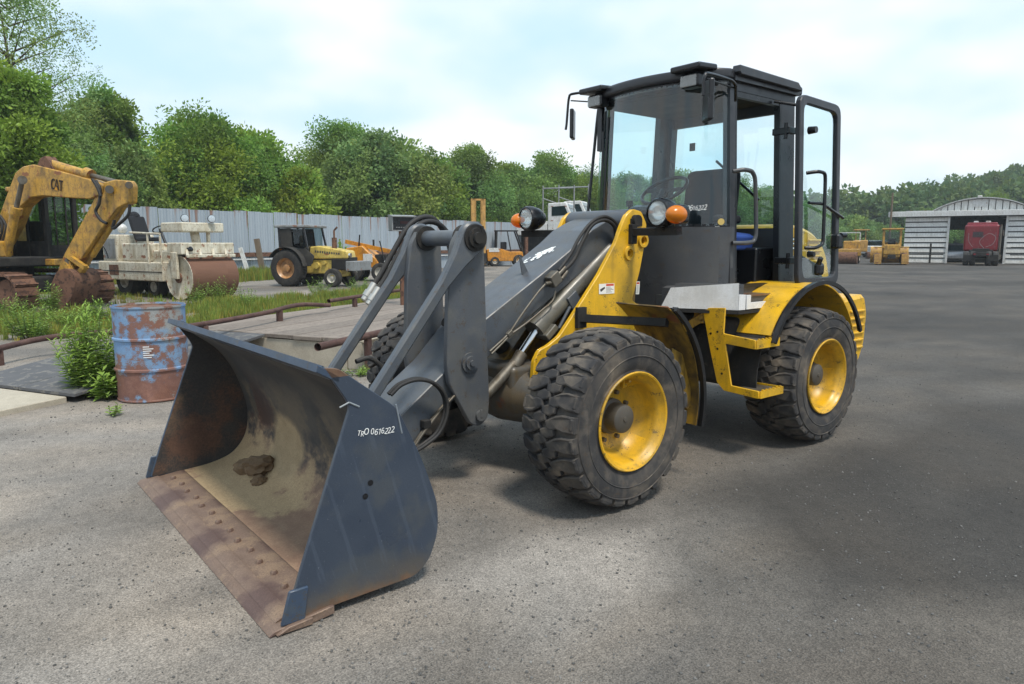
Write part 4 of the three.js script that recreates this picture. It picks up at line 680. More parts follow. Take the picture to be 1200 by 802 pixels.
// ================================================================ corrugated fence
const FA = V(-15.73, 0, -29.08), FD = V(.571, 0, -.821).normalize(), FTURN = Math.atan2(-FD.z, FD.x);
{
  const g = thing('corrugated_fence', 'tall fence of weathered pale corrugated steel sheets with rust streaks', 'fence', [FA.x, 0, FA.z], FTURN);
  const mats = [0, 1, 2, 3].map(k => std({ map: tex([256, 512], (u, v) => { const a = NA(u * 1.3 + k * .27, v * .15 + k * .4), b = NB(u * 1.6 + k * .31, v * .22), c = NC(u + k * .2, v), s = NS(u, v); let q = mix3([138, 150, 162], [172, 182, 190], a); q = mix3(q, [110, 116, 122], .6 * sstep(.5, .68, NB(u * .6 + k * .37, v * .08))); if (k > 0) q = mix3(q, mix3([118, 84, 70], [146, 112, 96], c), sstep(.56 - k * .02, .70 - k * .02, NB(u * .55 + k * .31, v * .10) + .10 * (c - .5) + .05 * v) * .75); return q.map(x => x * (.93 + .14 * s)); }), roughness: .6, metalness: .2 }));
  const W = .72, n = 80, rnd = mulberry(41);
  const sheetGeo = (h) => { const path = []; for (let i = 0; i <= 20; i++) path.push([i / 20 * (W - .008), .022 * Math.sin(i / 20 * Math.PI * 2 * 5)]); const pos = [], uv = [], idx = []; path.forEach(([x, z]) => { pos.push(x, 0, z, x, h, z); uv.push(x / W, 0, x / W, 1); }); for (let i = 0; i < 20; i++) { const a = i * 2; idx.push(a, a + 2, a + 3, a, a + 3, a + 1); } const q = new THREE.BufferGeometry(); q.setAttribute('position', new THREE.Float32BufferAttribute(pos, 3)); q.setAttribute('uv', new THREE.Float32BufferAttribute(uv, 2)); q.setIndex(idx); q.computeVertexNormals(); return flat(q); };
  const geos = [3.02, 3.03, 3.05, 3.06].map(sheetGeo);
  for (let i = 0; i < n; i++) { const m = mesh('fence_sheet', geos[rnd() * 4 | 0].clone(), mats[(rnd() * 5.5 | 0) % 4], g, true); m.position.set(-18 + i * W, -.02 + rnd() * .02, (i % 2) * .012); m.rotation.z = (rnd() - .5) * .008; }
  for (let i = 0; i < 18; i++) { mesh('rail', [rbox(2.98, .20, .06, .01, -16.5 + i * 3, 1.02, .10)], MM.rust, g); if (i < 17) mesh('white_batten', [rbox(2.98, .07, .05, .01, -16.5 + i * 3, .80, .11)], MM.whiteFar, g); }
  for (let i = 0; i < 18; i++) mesh('fence_post', [rbox(.1, 3, .1, .01, -18 + i * 3, 1.5, -.12)], MM.rust, g);
}
{
  const a = ground(293, 326), b = ground(309, 325);
  top('leaning_post', bar([a.x, -.05, a.z], [a.x - .45, 1.35, a.z - .2], .16, .12), MM.whiteFar, 'short pale post leaning against the corrugated fence', 'post');
  top('wooden_post', bar([b.x, -.05, b.z], [b.x - .28, 1.75, b.z - .1], .22, .18), MM.wood, 'weathered square wooden post standing before the corrugated fence', 'post');
}

// ================================================================ excavator
{
  const TH = -.30, g = thing('excavator', 'yellow tracked excavator with folded boom and rusty bucket on the weeds', 'excavator', [-12.75, 0, -17.72], TH), E = framePix(g), T = (pts, z) => pts.map(q => E(q[0], q[1], z));
  for (const s of [1, -1]) tracks(g, -1.35, 1.75, s * 1.05, .55, .40, 40, MM.rust);
  mesh('undercarriage', [span(-1.1, 1.3, .35, .75, -.8, .8, .08), rod([0, .7, 0], [0, 1.0, 0], .7, .7, 28)], M.blackMatte, g);
  mesh('upper_deck', [span(-2.0, 1.25, .98, 1.22, -1.25, 1.25, .05)], M.blackMatte, g);
  mesh('engine_housing', [span(-2.2, -.5, 1.2, 2.1, -1.25, 1.25, .1)], MM.cat, g);
  mesh('counterweight', [span(-2.7, -2.2, .95, 1.95, -1.25, 1.25, .18)], MM.cat, g);
  mesh('front_sill', [span(.2, 1.55, 1.0, 1.16, -1.25, -.2, .03), span(.2, 1.2, 1.0, 1.18, .3, 1.25, .03)], MM.cat, g);
  { // cab of the far side
    const c = grp('cab', g);
    mesh('cab_frame', [span(.0, .08, 1.2, 2.85, -1.25, -1.17), span(1.1, 1.2, 1.2, 2.85, -1.25, -1.15), span(.0, .1, 1.2, 2.85, -.45, -.37), span(1.1, 1.2, 1.2, 2.85, -.45, -.35), span(.0, 1.2, 1.2, 1.6, -.45, -.40), span(1.12, 1.18, 1.2, 1.5, -1.2, -.4), span(.5, .56, 1.2, 2.85, -.45, -.37)], M.blackMatte, c);
    mesh('cab_roof', [span(-.05, 1.28, 2.82, 2.94, -1.28, -.34, .04)], MM.cat, c);
    mesh('cab_glass', [new THREE.PlaneGeometry(1.0, 1.25).translate(.6, 2.2, -.41), new THREE.PlaneGeometry(.72, 1.3).rotateY(Math.PI / 2).translate(1.15, 2.15, -.8)], M.glassDark, c);
    mesh('seat', [rbox(.4, .6, .45, .06, .4, 1.8, -.8)], M.seat, c);
  }
  const hw = .17;
  const boom = mesh('boom', [plate(rounded(T([[-30, 318], [-14, 292], [3, 262], [14, 232], [25, 203], [34, 196], [46, 193.5], [80, 202], [112, 211], [128, 217], [126, 228], [112, 234], [80, 232], [57, 230], [43, 232], [31, 243], [22, 266], [2, 300], [-16, 335], [-28, 332]], 0), .05), -hw, hw, .02)], MM.cat, g);
  const stick = mesh('stick', [plate(rounded(T([[124, 215], [140, 211], [153, 212], [157, 218], [156, 238], [143, 244], [126, 266], [96, 310], [86, 318], [76, 308], [80, 298], [112, 240]], 0), .05), -.13, .13, .02)], MM.cat, g);
  mesh('letters', quad([[58.5, 223.5], [73.5, 226.5], [73.5, 208.5], [58.5, 205.5]].map(q => [...E(q[0], q[1], hw + .012), hw + .012])), inkDecal(256, 200, (c, w, h) => { c.fillStyle = '#2a1d16'; c.font = `bold ${h * .98}px sans-serif`; c.setTransform(.82, 0, 0, 1, 0, 0); c.fillText('C', 2, h * .88); c.fillText('A', 96, h * .88); c.fillText('T', 208, h * .88); c.setTransform(1, 0, 0, 1, 0, 0); c.fillStyle = '#b9842a'; c.beginPath(); c.moveTo(80, h * .9); c.lineTo(118, h * .62); c.lineTo(156, h * .9); c.fill(); }), boom, true);
  const c3 = (px, py, z) => [...E(px, py, z), z];
  const sc = mesh('stick_cylinder', [rod(c3(55, 191, 0), c3(105, 206, 0), .11, .11, 18), rod(c3(100, 203, 0), c3(107, 206, 0), .14, .14, 18)], MM.cat, g); mesh('piston_rod', [rod(c3(104, 205, 0), c3(146, 216, 0), .055)], M.steel, sc);
  mesh('boom_top_bracket', [plate(T([[44, 196], [48, 186], [54, 183], [60, 190], [64, 199]], .1), -.14, .14, .01)], MM.rust, g);
  for (const z of [.36, -.36]) { const lc = mesh('lift_cylinder', [rod(c3(18, 246, z), c3(5, 312, z), .10, .10, 18), rod(c3(19, 243, z), c3(17, 251, z), .13, .13, 18)], MM.cat, g); mesh('piston_rod', [rod(c3(26, 211, z), c3(18, 247, z), .055), rod(c3(26, 211, z - .03), c3(26, 211, z + .03), .1)], M.steel, lc); }
  const hose = (pts, z) => mesh('hydraulic_hose', tube(pts.map(q => c3(q[0], q[1], z)), .035), M.hose, g);
  hose([[112, 212], [117, 222], [116, 238], [112, 248], [118, 258], [125, 262]], .25); hose([[108, 210], [114, 220], [118, 230]], .28); hose([[152, 240], [150, 252], [140, 262], [132, 268], [134, 258]], .2);
  mesh('bucket_cylinder', [rod(c3(146, 240, -.05), c3(108, 300, -.05), .07), rod(c3(108, 300, -.05), c3(98, 318, -.05), .04)], MM.cat, g);
  mesh('bucket_link', [bar(c3(80, 300, .2), c3(100, 314, .2), .1, .1), bar(c3(76, 306, .22), c3(84, 322, .22), .1, .1), bar(c3(100, 312, .1), c3(92, 322, .1), .1, .14)], MM.cat, g);
  const bz = .36, bp = rounded(T([[66, 318], [76, 314], [86, 320], [88, 332], [84, 348], [74, 362], [64, 366], [60, 352], [59, 334]], bz), .1);
  const bk = mesh('bucket', [plate(bp, bz - .03, bz, .004), plate(bp, -bz, -bz + .03, .004), plate(smooth(bp.filter((_, i) => i % 3 === 0).map(([x, y]) => [x, y]), 36), -bz + .03, bz - .03, 0)], MM.rust, g);
  for (let i = 0; i < 4; i++) { const a = E(70, 364, bz); mesh('tooth', [box(.14, .06, .12, a[0] - .06, Math.max(.06, a[1]), lerp(-.28, .28, i / 3))], MM.rust, bk); }
  mesh('bucket_ear', [plate(T([[68, 320], [72, 306], [82, 306], [88, 322]], .2), .16, .22, .005), plate(T([[68, 320], [72, 306], [82, 306], [88, 322]], .2), -.22, -.16, .005)], MM.cat, bk);
  for (const [a, b, c2] of [[[1.2, 1.2, 1.2], [1.2, 1.95, 1.2], [.2, 1.95, 1.2]], [[.2, 1.2, 1.2], [.2, 1.95, 1.2], [-.4, 2.1, 1.2]]]) mesh('handrail', [tube([a, b, c2], .025, 6, 20, .2)], MM.cat, g);
  for (const [x, z] of [[1.12, -.95], [1.12, -.65]]) mesh('cab_bar', [rod([x + .05, 1.3, z], [x + .05, 2.8, z], .02)], M.blackMatte, g);
  for (let i = 0; i < 3; i++) mesh('hydraulic_hose', tube([[.3 + i * .15, 1.5, .35], [.5 + i * .1, 2.0, .3], [.2, 2.4, .26], [-.1 + i * .05, 2.2, .26]], .03), M.hose, g);
  mesh('boom_pin', [rod(c3(128, 222, .24), c3(128, 222, -.24), .09), rod(c3(151, 217, .2), c3(151, 217, -.2), .08), rod(c3(80, 306, .22), c3(80, 306, -.22), .08)], M.axle, g);
  mesh('valve_bank', [span(.1, .8, 1.2, 1.6, .3, 1.0, .05), rod([.2, 1.6, .6], [.2, 1.85, .6], .06), rod([.5, 1.6, .5], [.7, 1.8, .5], .05)], MM.cat, g);
}

// ================================================================ drum roller
{
  const g = thing('drum_roller', 'cream ride-on drum roller with rusty steel drum and black seat', 'roller', [-8.68, 0, -19.96], -.558), E = framePix(g), T = (pts, z) => pts.map(q => E(q[0], q[1], z));
  const R = .61, hw = .72;
  const drumTex = std({ map: tex(256, (u, v) => { const a = NA(u * .2, v * 3), s = NS(u, v * 2); return mix3([98, 68, 54], [128, 94, 76], a * .8 + s * .2); }), roughness: .8, metalness: .2 });
  const d = mesh('drum', [rod([0, R, -hw], [0, R, hw], R, R, 56)], drumTex, g);
  mesh('drum_end', [lathe([[0, hw + .004], [R - .03, hw + .004], [R - .012, hw + .012], [R - .004, hw - .01]], 48).translate(0, R, 0)], MM.cream, d); mesh('drum_end', [lathe([[0, -hw - .004], [R - .03, -hw - .004]], 48).translate(0, R, 0)], MM.cream, d);
  const dsh = mesh('drum_hub', [rod([0, R, hw], [0, R, hw + .10], .09, .07, 12), rod([0, R, hw], [0, R, hw + .05], .14, .14, 12)], MM.rust, d);
  mesh('drum_yoke', [span(-.35, .30, 1.24, 1.56, -hw - .12, hw + .10, .03), span(-.16, .10, .58, 1.30, hw + .05, hw + .13, .02), span(-.16, .10, .58, 1.30, -hw - .13, -hw - .05, .02)], MM.cream, g);
  mesh('scraper_bar', [rbox(.10, .09, 1.5, .02, .42, 1.20, 0), ...[-.6, -.2, .2, .6].map(z => bar([.25, 1.42, z], [.42, 1.22, z + .12], .05, .05))], MM.cream, g);
  mesh('yoke_eye', [rod([.31, 1.38, .65], [.31, 1.38, .5], .05), rod([.305, 1.40, .55], [.315, 1.40, .55], .06)], M.black, g);
  mesh('canopy_bar', [rbox(1.0, .26, 1.3, .04, -.35, 1.98, 0), rod([-.2, 1.5, 0], [-.3, 1.9, 0], .12), bar([-.1, 1.5, -.3], [-.1, 1.9, -.3], .08, .08)], MM.cream, g);
  for (const [z, x] of [[.45, .0], [-.2, .25]]) { const l = mesh('headlight', [lathe([[.10, 0], [.11, -.03], [.08, -.12], [0, -.14]], 20).rotateY(1.2).translate(x, 2.22, z)], M.black, g); mesh('lamp_lens', [lathe([[0, .004], [.095, .002]], 20).rotateY(1.2).translate(x, 2.22, z)], M.reflector, l); }
  mesh('chassis', [span(-4.0, -.72, .48, 1.02, -.75, .75, .04), span(-1.9, -.65, .95, 1.35, -.55, .55, .05)], MM.cream, g);
  mesh('chassis_trim', [span(-3.9, -.74, .735, .755, .75, .762)], M.black, g);
  mesh('engine_hood', [span(-2.75, -1.45, 1.02, 1.55, -.7, .7, .05)], MM.cream, g); mesh('radiator_box', [span(-3.75, -2.95, 1.0, 1.80, -.45, .72, .05)], MM.cream, g); mesh('radiator_grille', [span(-3.65, -3.05, 1.1, 1.68, .722, .732)], MM.greyBox, g);
  mesh('rust_patch', [span(-3.4, -2.9, .62, .92, .752, .757, 0)], MM.rust, g);
  const st = mesh('seat', [rbox(.5, .12, .5, .05, -2.2, 1.66, .2), rbox(.14, .75, .48, .06, -2.62, 1.98, .2, 0, 0, .42), place(new THREE.SphereGeometry(.16, 16, 10), -2.85, 2.32, .2)], M.seat, g);
  mesh('steering_column', [rod([-1.5, 1.5, .1], [-1.75, 1.95, .1], .04), place(new THREE.TorusGeometry(.2, .02, 8, 24), 0, 0, 0, Math.PI / 2, 0, .5).translate(-1.75, 1.95, .1)], M.black, g);
  mesh('guard_rail', [rod([-1.35, .95, .74], [-1.35, 1.85, .74], .03), rod([-.75, .95, .74], [-.75, 1.75, .74], .03), rod([-2.2, 1.85, .74], [-.75, 1.8, .74], .03), rod([-.75, 1.0, .74], [-.75, 1.0, -.7], .03)], MM.cream, g);
  mesh('beacon', [place(new THREE.SphereGeometry(.14, 16, 10), -3.35, 1.98, .3)], MM.whiteFar, g);
  wheelOn(g, -3.0, .46, .55, .46, .4, .22, MM.paleRim, 1); wheelOn(g, -3.0, .46, -.6, .46, .4, .22, MM.paleRim, -1); wheelOn(g, -1.6, .30, .5, .30, .3, .15, MM.paleRim, 1);
  const fen = mesh('rear_fender', [sheet(arc(-3.95, 1.0, .52, Math.PI * .98, .2, 16), .2, .75, .02)], M.black, g);
}

// ================================================================ farm tractor
{
  const g = thing('tractor', 'pale yellow tractor with black canvas cab and rusty rear wheels', 'tractor', [-7.85, 0, -26.3], -.30), E = framePix(g);
  wheelOn(g, 0, .66, .88, .66, .42, .36, MM.farRim, 1, 14); wheelOn(g, 0, .66, -.88, .66, .42, .36, MM.farRim, -1, 14);
  wheelOn(g, 1.72, .33, .66, .33, .22, .17, MM.paleRim, 1); wheelOn(g, 1.72, .33, -.66, .33, .22, .17, MM.paleRim, -1);
  mesh('chassis', [span(-.3, 1.9, .45, .95, -.22, .22, .05), span(1.6, 1.85, .35, .5, -.6, .6, .03), rbox(.5, .4, .6, .05, 0, .7, 0), rod([.9, .75, .2], [.9, .75, .34], .12), rod([1.2, .85, .2], [1.2, .85, .30], .08)], MM.straw, g);
  mesh('bonnet', [plate(rounded([[.62, .98], [.62, 1.42], [1.0, 1.46], [2.15, 1.28], [2.22, 1.0]], .06), -.28, .28, .04)], MM.straw, g);
  mesh('bonnet_lettering', quad([[.82, 1.20, .283], [1.9, 1.12, .283], [1.9, 1.22, .283], [.82, 1.32, .283]]), inkDecal(320, 50, (c, w, h) => { c.fillStyle = '#4a4a44'; for (let i = 0; i < 11; i++) c.fillRect(8 + i * 28, 8, 19, 34); }), g, true);
  mesh('grille', [span(2.16, 2.26, .62, 1.05, -.27, .27, .02), span(1.5, 2.2, .6, 1.0, -.285, .285, .03)], M.blackMatte, g);
  mesh('weight_box', [span(2.28, 2.62, .58, .92, -.62, .62, .02)], MM.greyBox, g);
  for (const s of [1, -1]) mesh('fender', [sheet(arc(0, .66, .74, 2.6, .1, 20), s > 0 ? .4 : -.92, s > 0 ? .92 : -.4, .02), plate(rounded([[.25, .62], [.95, .80], [1.05, 1.1], [.72, 1.35], [.2, 1.35]], .06), s > 0 ? .62 : -.66, s > 0 ? .66 : -.62, .004)], MM.darkCanvas, g);
  const cab = grp('cab', g);
  mesh('cab_frame', [...[[-.42, .62], [.62, .62], [-.42, -.62], [.62, -.62]].map(([x, z]) => bar([x + (x > 0 ? .18 : .12), 1.2, z], [x, 2.12, z * .96], .06, .06)), span(-.45, .62, 1.95, 2.0, .57, .61), span(.62, .66, 1.35, 1.40, -.6, .6)], M.black, cab);
  mesh('canvas_side', [plate([[-.42, 1.2], [.35, 1.2], [.25, 2.08], [-.44, 2.08]], -.62, -.60, .002), span(-.44, -.42, 1.1, 2.08, -.6, .6), plate([[-.42, 1.25], [.16, 1.25], [.10, 2.08], [-.44, 2.08]], .60, .62, .002)], MM.darkCanvas, cab);
  mesh('cab_roof', [rbox(1.35, .10, 1.35, .03, .12, 2.15, 0)], MM.greyBox, cab);
  mesh('cab_window', [plate([[.22, 1.45], [.62, 1.45], [.56, 2.05], [.18, 2.05]], .61, .615, 0), new THREE.PlaneGeometry(1.1, .7).rotateY(Math.PI / 2).translate(.66, 1.75, 0)], M.glassDark, cab);
  mesh('seat', [rbox(.4, .5, .4, .06, .05, 1.3, 0)], M.seat, cab);
  mesh('marker_light', [rbox(.1, .1, .08, .02, -.3, 1.35, .7)], M.amber, g);
  mesh('exhaust_stack', [rod([1.55, 1.3, .1], [1.55, 1.75, .1], .09), rod([1.55, 1.75, .1], [1.55, 2.0, .1], .035), rod([1.55, 2.0, .1], [1.68, 2.12, .1], .035)], MM.rust, g);
  mesh('headlight', [rod([2.2, 1.12, .2], [2.26, 1.12, .2], .08)], M.reflector, g);
}
// ================================================================ machine behind the tractor
{
  const p = ground(432, 330), g = thing('trencher', 'orange trencher with a raised slanted digging boom behind the tractor', 'trencher', [p.x, 0, p.z - .6], -.15);
  mesh('body', [plate(rounded([[-.9, .55], [-.9, 1.35], [-.2, 1.45], [.35, .95], [.6, .55]], .05), -.5, .5, .03)], MM.orange, g);
  mesh('boom', [bar([-1.0, 1.62, .2], [1.1, 1.18, .2], .16, .16)], MM.orange, g);
  mesh('engine', [rbox(.5, .5, .6, .05, .55, .85, .1), rod([.2, 1.3, .2], [.2, 1.7, .2], .04)], M.blackMatte, g);
  mesh('panel', [rbox(.4, .34, .02, .01, .05, .95, .52)], MM.whiteFar, g);
  for (const [x, z, s] of [[-.6, .55, 1], [-.6, -.55, -1], [.55, .55, 1], [.55, -.55, -1]]) wheelOn(g, x, .38, z, .38, .25, .2, MM.paleRim, s);
  mesh('lever', [rod([.8, .6, .5], [.55, 1.65, .45], .025), rod([-.4, 1.4, .3], [-.35, 1.9, .3], .03)], M.black, g);
}
{ // dark pile of attachments behind the levers
  const p = ground(470, 329), g = thing('sweeper_attachment', 'dark sweeper head with white guard beside the trencher', 'attachment', [p.x, 0, p.z], .3);
  mesh('frame', [rbox(1.3, .3, .6, .05, 0, .75, 0), rod([-.5, .4, .2], [.6, 1.1, .1], .06), rod([.5, .3, .2], [-.3, 1.2, .1], .05)], M.blackMatte, g); mesh('brush', [rod([-.7, .35, 0], [.7, .35, 0], .33, .33, 18)], M.black, g); mesh('guard', [rbox(.4, .5, .05, .02, -.55, .6, .45, .3)], MM.whiteFar, g);
}

// ================================================================ forklifts
function forklift(label, px, py, turn, mat, mastH, canopy) {
  const p = ground(px, py), g = thing('forklift', label, 'forklift', [p.x, 0, p.z], turn);
  mesh('chassis', [plate(rounded([[-1.5, .35], [-1.55, 1.15], [-.6, 1.2], [.0, 1.0], [.9, 1.0], [1.0, .35]], .08), -.55, .55, .04)], mat, g);
  mesh('number_plate', [span(-1.4, -.7, .98, 1.25, .56, .575)], MM.whiteFar, g);
  if (canopy) mesh('overhead_guard', [...[[-.9, .5], [-.9, -.5]].map(([x, z]) => bar([x, 1.1, z], [x + .05, 2.4, z], .09, .09)), ...[[.95, .5], [.95, -.5]].map(([x, z]) => bar([x, 1.0, z], [x - .5, 2.4, z], .09, .09)), span(-.95, .6, 2.36, 2.44, -.55, .55), bar([.1, 1.0, .5], [-.15, 2.4, .5], .07, .07)], M.blackMatte, g);
  mesh('seat', [rbox(.4, .5, .45, .06, -.35, 1.4, 0)], M.seat, g);
  mesh('mast', [...[-.36, .36].map(z => span(1.12, 1.30, .1, mastH, z - (mastH > 3 ? .15 : .06), z + (mastH > 3 ? .15 : .06))), ...[-.22, .22].map(z => span(1.18, 1.30, .15, mastH - .08, z - .05, z + .05)), span(1.1, 1.3, mastH - .12, mastH, -.42, .42), span(1.1, 1.3, .6, .7, -.42, .42)], mastH > 3 ? MM.tan : MM.rust, g);
  mesh('carriage', [span(1.3, 1.4, .2, .9, -.55, .55)], mastH > 3 ? M.blackMatte : MM.red, g);
  for (const z of [-.3, .3]) mesh('fork', [rbox(1.1, .05, .12, .01, 1.95, .1, z)], M.steel, g);
  for (const s of [1, -1]) { wheelOn(g, .65, .4, s * .62, .4, .28, .2, MM.paleRim, s); wheelOn(g, -1.0, .33, s * .55, .33, .22, .16, MM.paleRim, s); }
}
forklift('yellow forklift with black overhead guard and white number plate', 596, 312, .12, MM.orange, 2.55, true);
forklift('forklift with a tall tan mast, partly behind the loader', 553, 312, -1.15, MM.tan, 4.5, true);
{ const p = ground(553.5, 313); const g = thing('bollard', 'slim red bollard beside the yellow forklift', 'bollard', [p.x, 0, p.z + 6], 0); mesh('pipe', [rod([0, 0, 0], [0, .85, 0], .09, .09, 14)], MM.red, g); mesh('cap', [place(new THREE.SphereGeometry(.09, 14, 7, 0, 7, 0, 1.6), 0, .85, 0)], MM.red, g); }
{ // pale box trailer beyond
  const g = thing('box_trailer', 'long white box trailer parked behind the forklift', 'trailer', [3.2, 0, -56], .05);
  for (let i = 0; i < 9; i++) mesh('side_panel', [rbox(.98, 2.0, .05, .01, -4 + i, 2.1, 1.2)], MM.whiteFar, g);
  mesh('box', [span(-4.5, 4.5, 1.1, 3.1, -1.2, 1.16, .03)], MM.whiteFar, g); mesh('chassis', [span(-4.3, 4.3, .8, 1.08, -.6, .6)], M.blackMatte, g);
  for (const x of [-3.4, -2.4, 3]) for (const s of [1, -1]) wheelOn(g, x, .5, s * 1.1, .5, .3, .25, MM.paleRim, s);
}
function workTruck(label, px, py, z, turn) {
  const p = atDepth(px, py, z), g = thing('work_truck', label, 'truck', [p.x, 0, z], turn, undefined), t = p.y;
  mesh('cab', [plate(rounded([[-1.0, t - 2.3], [-1.0, t - .05], [.35, t], [.75, t - .85], [1.6, t - 1.1], [1.7, t - 2.3]], .1), -.95, .95, .05)], MM.whiteFar, g);
  mesh('side_window', [plate([[-.7, t - .95], [-.7, t - .3], [.25, t - .25], [.55, t - .9]], .955, .97, 0)], M.glassDark, g); mesh('windscreen', [quad([[.80, t - .83, -.8], [.80, t - .83, .8], [.42, t - .12, .75], [.42, t - .12, -.75]])], M.glassDark, g);
  mesh('ladder_rack', [...[-1.4, .9].map(x => rod([x, t - 1, .8], [x, t + 1.2, .8], .05)), rod([-1.4, t + 1.0, .8], [.9, t + 1.0, .8], .05), rod([-1.4, t + .3, .8], [.9, t - .5, .8], .04)], MM.greyBox, g);
  mesh('bed', [span(-3.6, -1.05, t - 2.3, t - 1.5, -1, 1, .04)], MM.whiteFar, g); mesh('chassis', [span(-3.6, 1.6, .6, t - 2.3, -.5, .5)], M.blackMatte, g);
  for (const x of [-2.6, 1]) for (const s of [1, -1]) wheelOn(g, x, .5, s * .95, .5, .3, .25, MM.paleRim, s);
}
workTruck('white work truck with a pipe ladder rack, in front of its neighbour', 662, 238, -52, -.35);
workTruck('white work truck with a pipe rack, behind the other white truck', 679, 236, -55, -.35);

// ================================================================ arched warehouse
{
  const p0 = atDepth(1058, 307, -58), g = thing('warehouse', 'white warehouse with horizontal siding, open door and arched metal roof', 'building', [p0.x, 0, p0.z], -.53), E = framePix(g), X = px => E(px, 300, 0)[0];
  const eave = E(1060, 248.5, 0)[1], door = eave - .42, w = X(1262), d0 = X(1109), d1 = X(1177), n = 9, hh = door / n;
  const sid = painted(0xd8dad8, 0xb0aea6, .4, .2, 0, { roughness: .55 }), back = std({ color: 0x4c4e50, roughness: .9 });
  for (let i = 0; i < n; i++) for (const [a, b] of [[0, d0], [d1, w]]) mesh('siding_board', [plate([[-.10, i * hh + .04], [.05, i * hh + .04], [.0, (i + 1) * hh - .055], [-.10, (i + 1) * hh - .055]], 0, b - a, 0).rotateY(-Math.PI / 2).translate(b, 0, 0).rotateY(0)].map(q => q.scale(1, 1, 1)), sid, g);
  mesh('wall_backing', [span(.02, d0 - .02, 0, door, -.25, -.09)], back, g); mesh('wall_backing', [span(d1 + .02, w - .02, 0, door, -.25, -.09)], back, g);
  mesh('eave_beam', [rbox(w + 1.4, .42, .6, .03, w / 2 - .55, door + .22, .15)], MM.whiteFar, g);
  for (const x of [d0, d1]) mesh('door_jamb', [span(x - .08, x + .08, 0, door, -.1, .10)], MM.whiteFar, g);
  const cx = X(1146), half = X(1206) - cx, rise = E(1146, 232.5, 0)[1] - eave, rr = (half * half + rise * rise) / (2 * rise), th = Math.asin(half / rr);
  const A = arc(cx, eave + rise - rr, rr, Math.PI / 2 + th, Math.PI / 2 - th, 28);
  mesh('roof_vault', [sheet(A, -24, .25, .08)], painted(0xb9bcbc, 0x8a8a86, .5, .2, 0), g);
  for (let i = 0; i < 14; i++) { const a = lerp(-half + .12, half - .12, i / 14), b = lerp(-half + .12, half - .12, (i + 1) / 14) - .06, y = x => eave + rise - rr + Math.sqrt(rr * rr - x * x) - .04; mesh('gable_panel', [plate([[cx + a, eave + .02], [cx + b, eave + .02], [cx + b, Math.max(eave + .04, y(b))], [cx + a, Math.max(eave + .04, y(a))]], -.05, .02, 0)], sid, g); }
  mesh('gable_backing', [sheet([...A], -.3, -.06, rise * .0 + .02), plate([[cx - half + .3, eave], [cx + half - .3, eave], [cx + half * .5, eave + rise * .68], [cx, eave + rise * .94], [cx - half * .5, eave + rise * .68]], -.12, -.07, 0)], back, g);
  mesh('gable_sign', [span(cx - .6, cx + .3, eave + .28, eave + .82, .02, .06)], MM.whiteFar, g);
  mesh('gable_lamp', [rbox(.3, .2, .3, .04, cx - .2, eave + rise + .1, .2)], MM.whiteFar, g);
  mesh('flat_roof', [span(0, Math.max(.5, cx - half), eave, eave + .08, -24, .0)], MM.greyBox, g); mesh('flat_roof', [span(cx + half, w, eave, eave + .08, -24, .0)], MM.greyBox, g);
  for (const x of [0, w - .15]) mesh('side_wall', [span(x, x + .15, 0, eave - .04, -24, -.26)], MM.greyBox, g);
  const ox = d0 + 2.7; mesh('rear_wall', [span(ox, w, 0, eave + rise, -24.1, -24), span(0, d0 - 1.5, 0, eave + rise, -24.1, -24), span(d0 - 1.5, ox, 3.0, eave + rise, -24.1, -24)], MM.greyBox, g);
  mesh('floor_slab', [span(.2, w - .2, .0, .03, -24, -.3)], MM.concrete, g);
  for (let i = 0; i < 4; i++) mesh('roof_light', [span(d0 + 2.5, d0 + 4.2, eave - .12, eave - .08, -6 - i * 5, -6.3 - i * 5)], MM.whiteFar, g);
  for (const [x, a, b] of [[d0 - 1.1, d0 - 3.4, d0 - .2], [d1 + 1.4, d1 + .3, d1 + 4]]) { mesh('rail_post', [rod([x, 0, .8], [x, 1.55, .8], .07)], M.blackMatte, g); mesh('rail', [rod([a, 1.25, .8], [b, 1.25, .8], .045)], M.blackMatte, g); mesh('rail', [rod([a, .7, .8], [b, .7, .8], .045)], M.blackMatte, g); }
  const pl = ground(1040.5, 308); top('utility_pole', [rod([pl.x, 0, pl.z], [pl.x, 5.6, pl.z], .09, .07, 10), rod([pl.x, 2.7, pl.z], [p0.x, 2.7, p0.z], .05, .05, 8)], MM.wood, 'thin wooden pole braced to the end of the warehouse', 'pole');
}
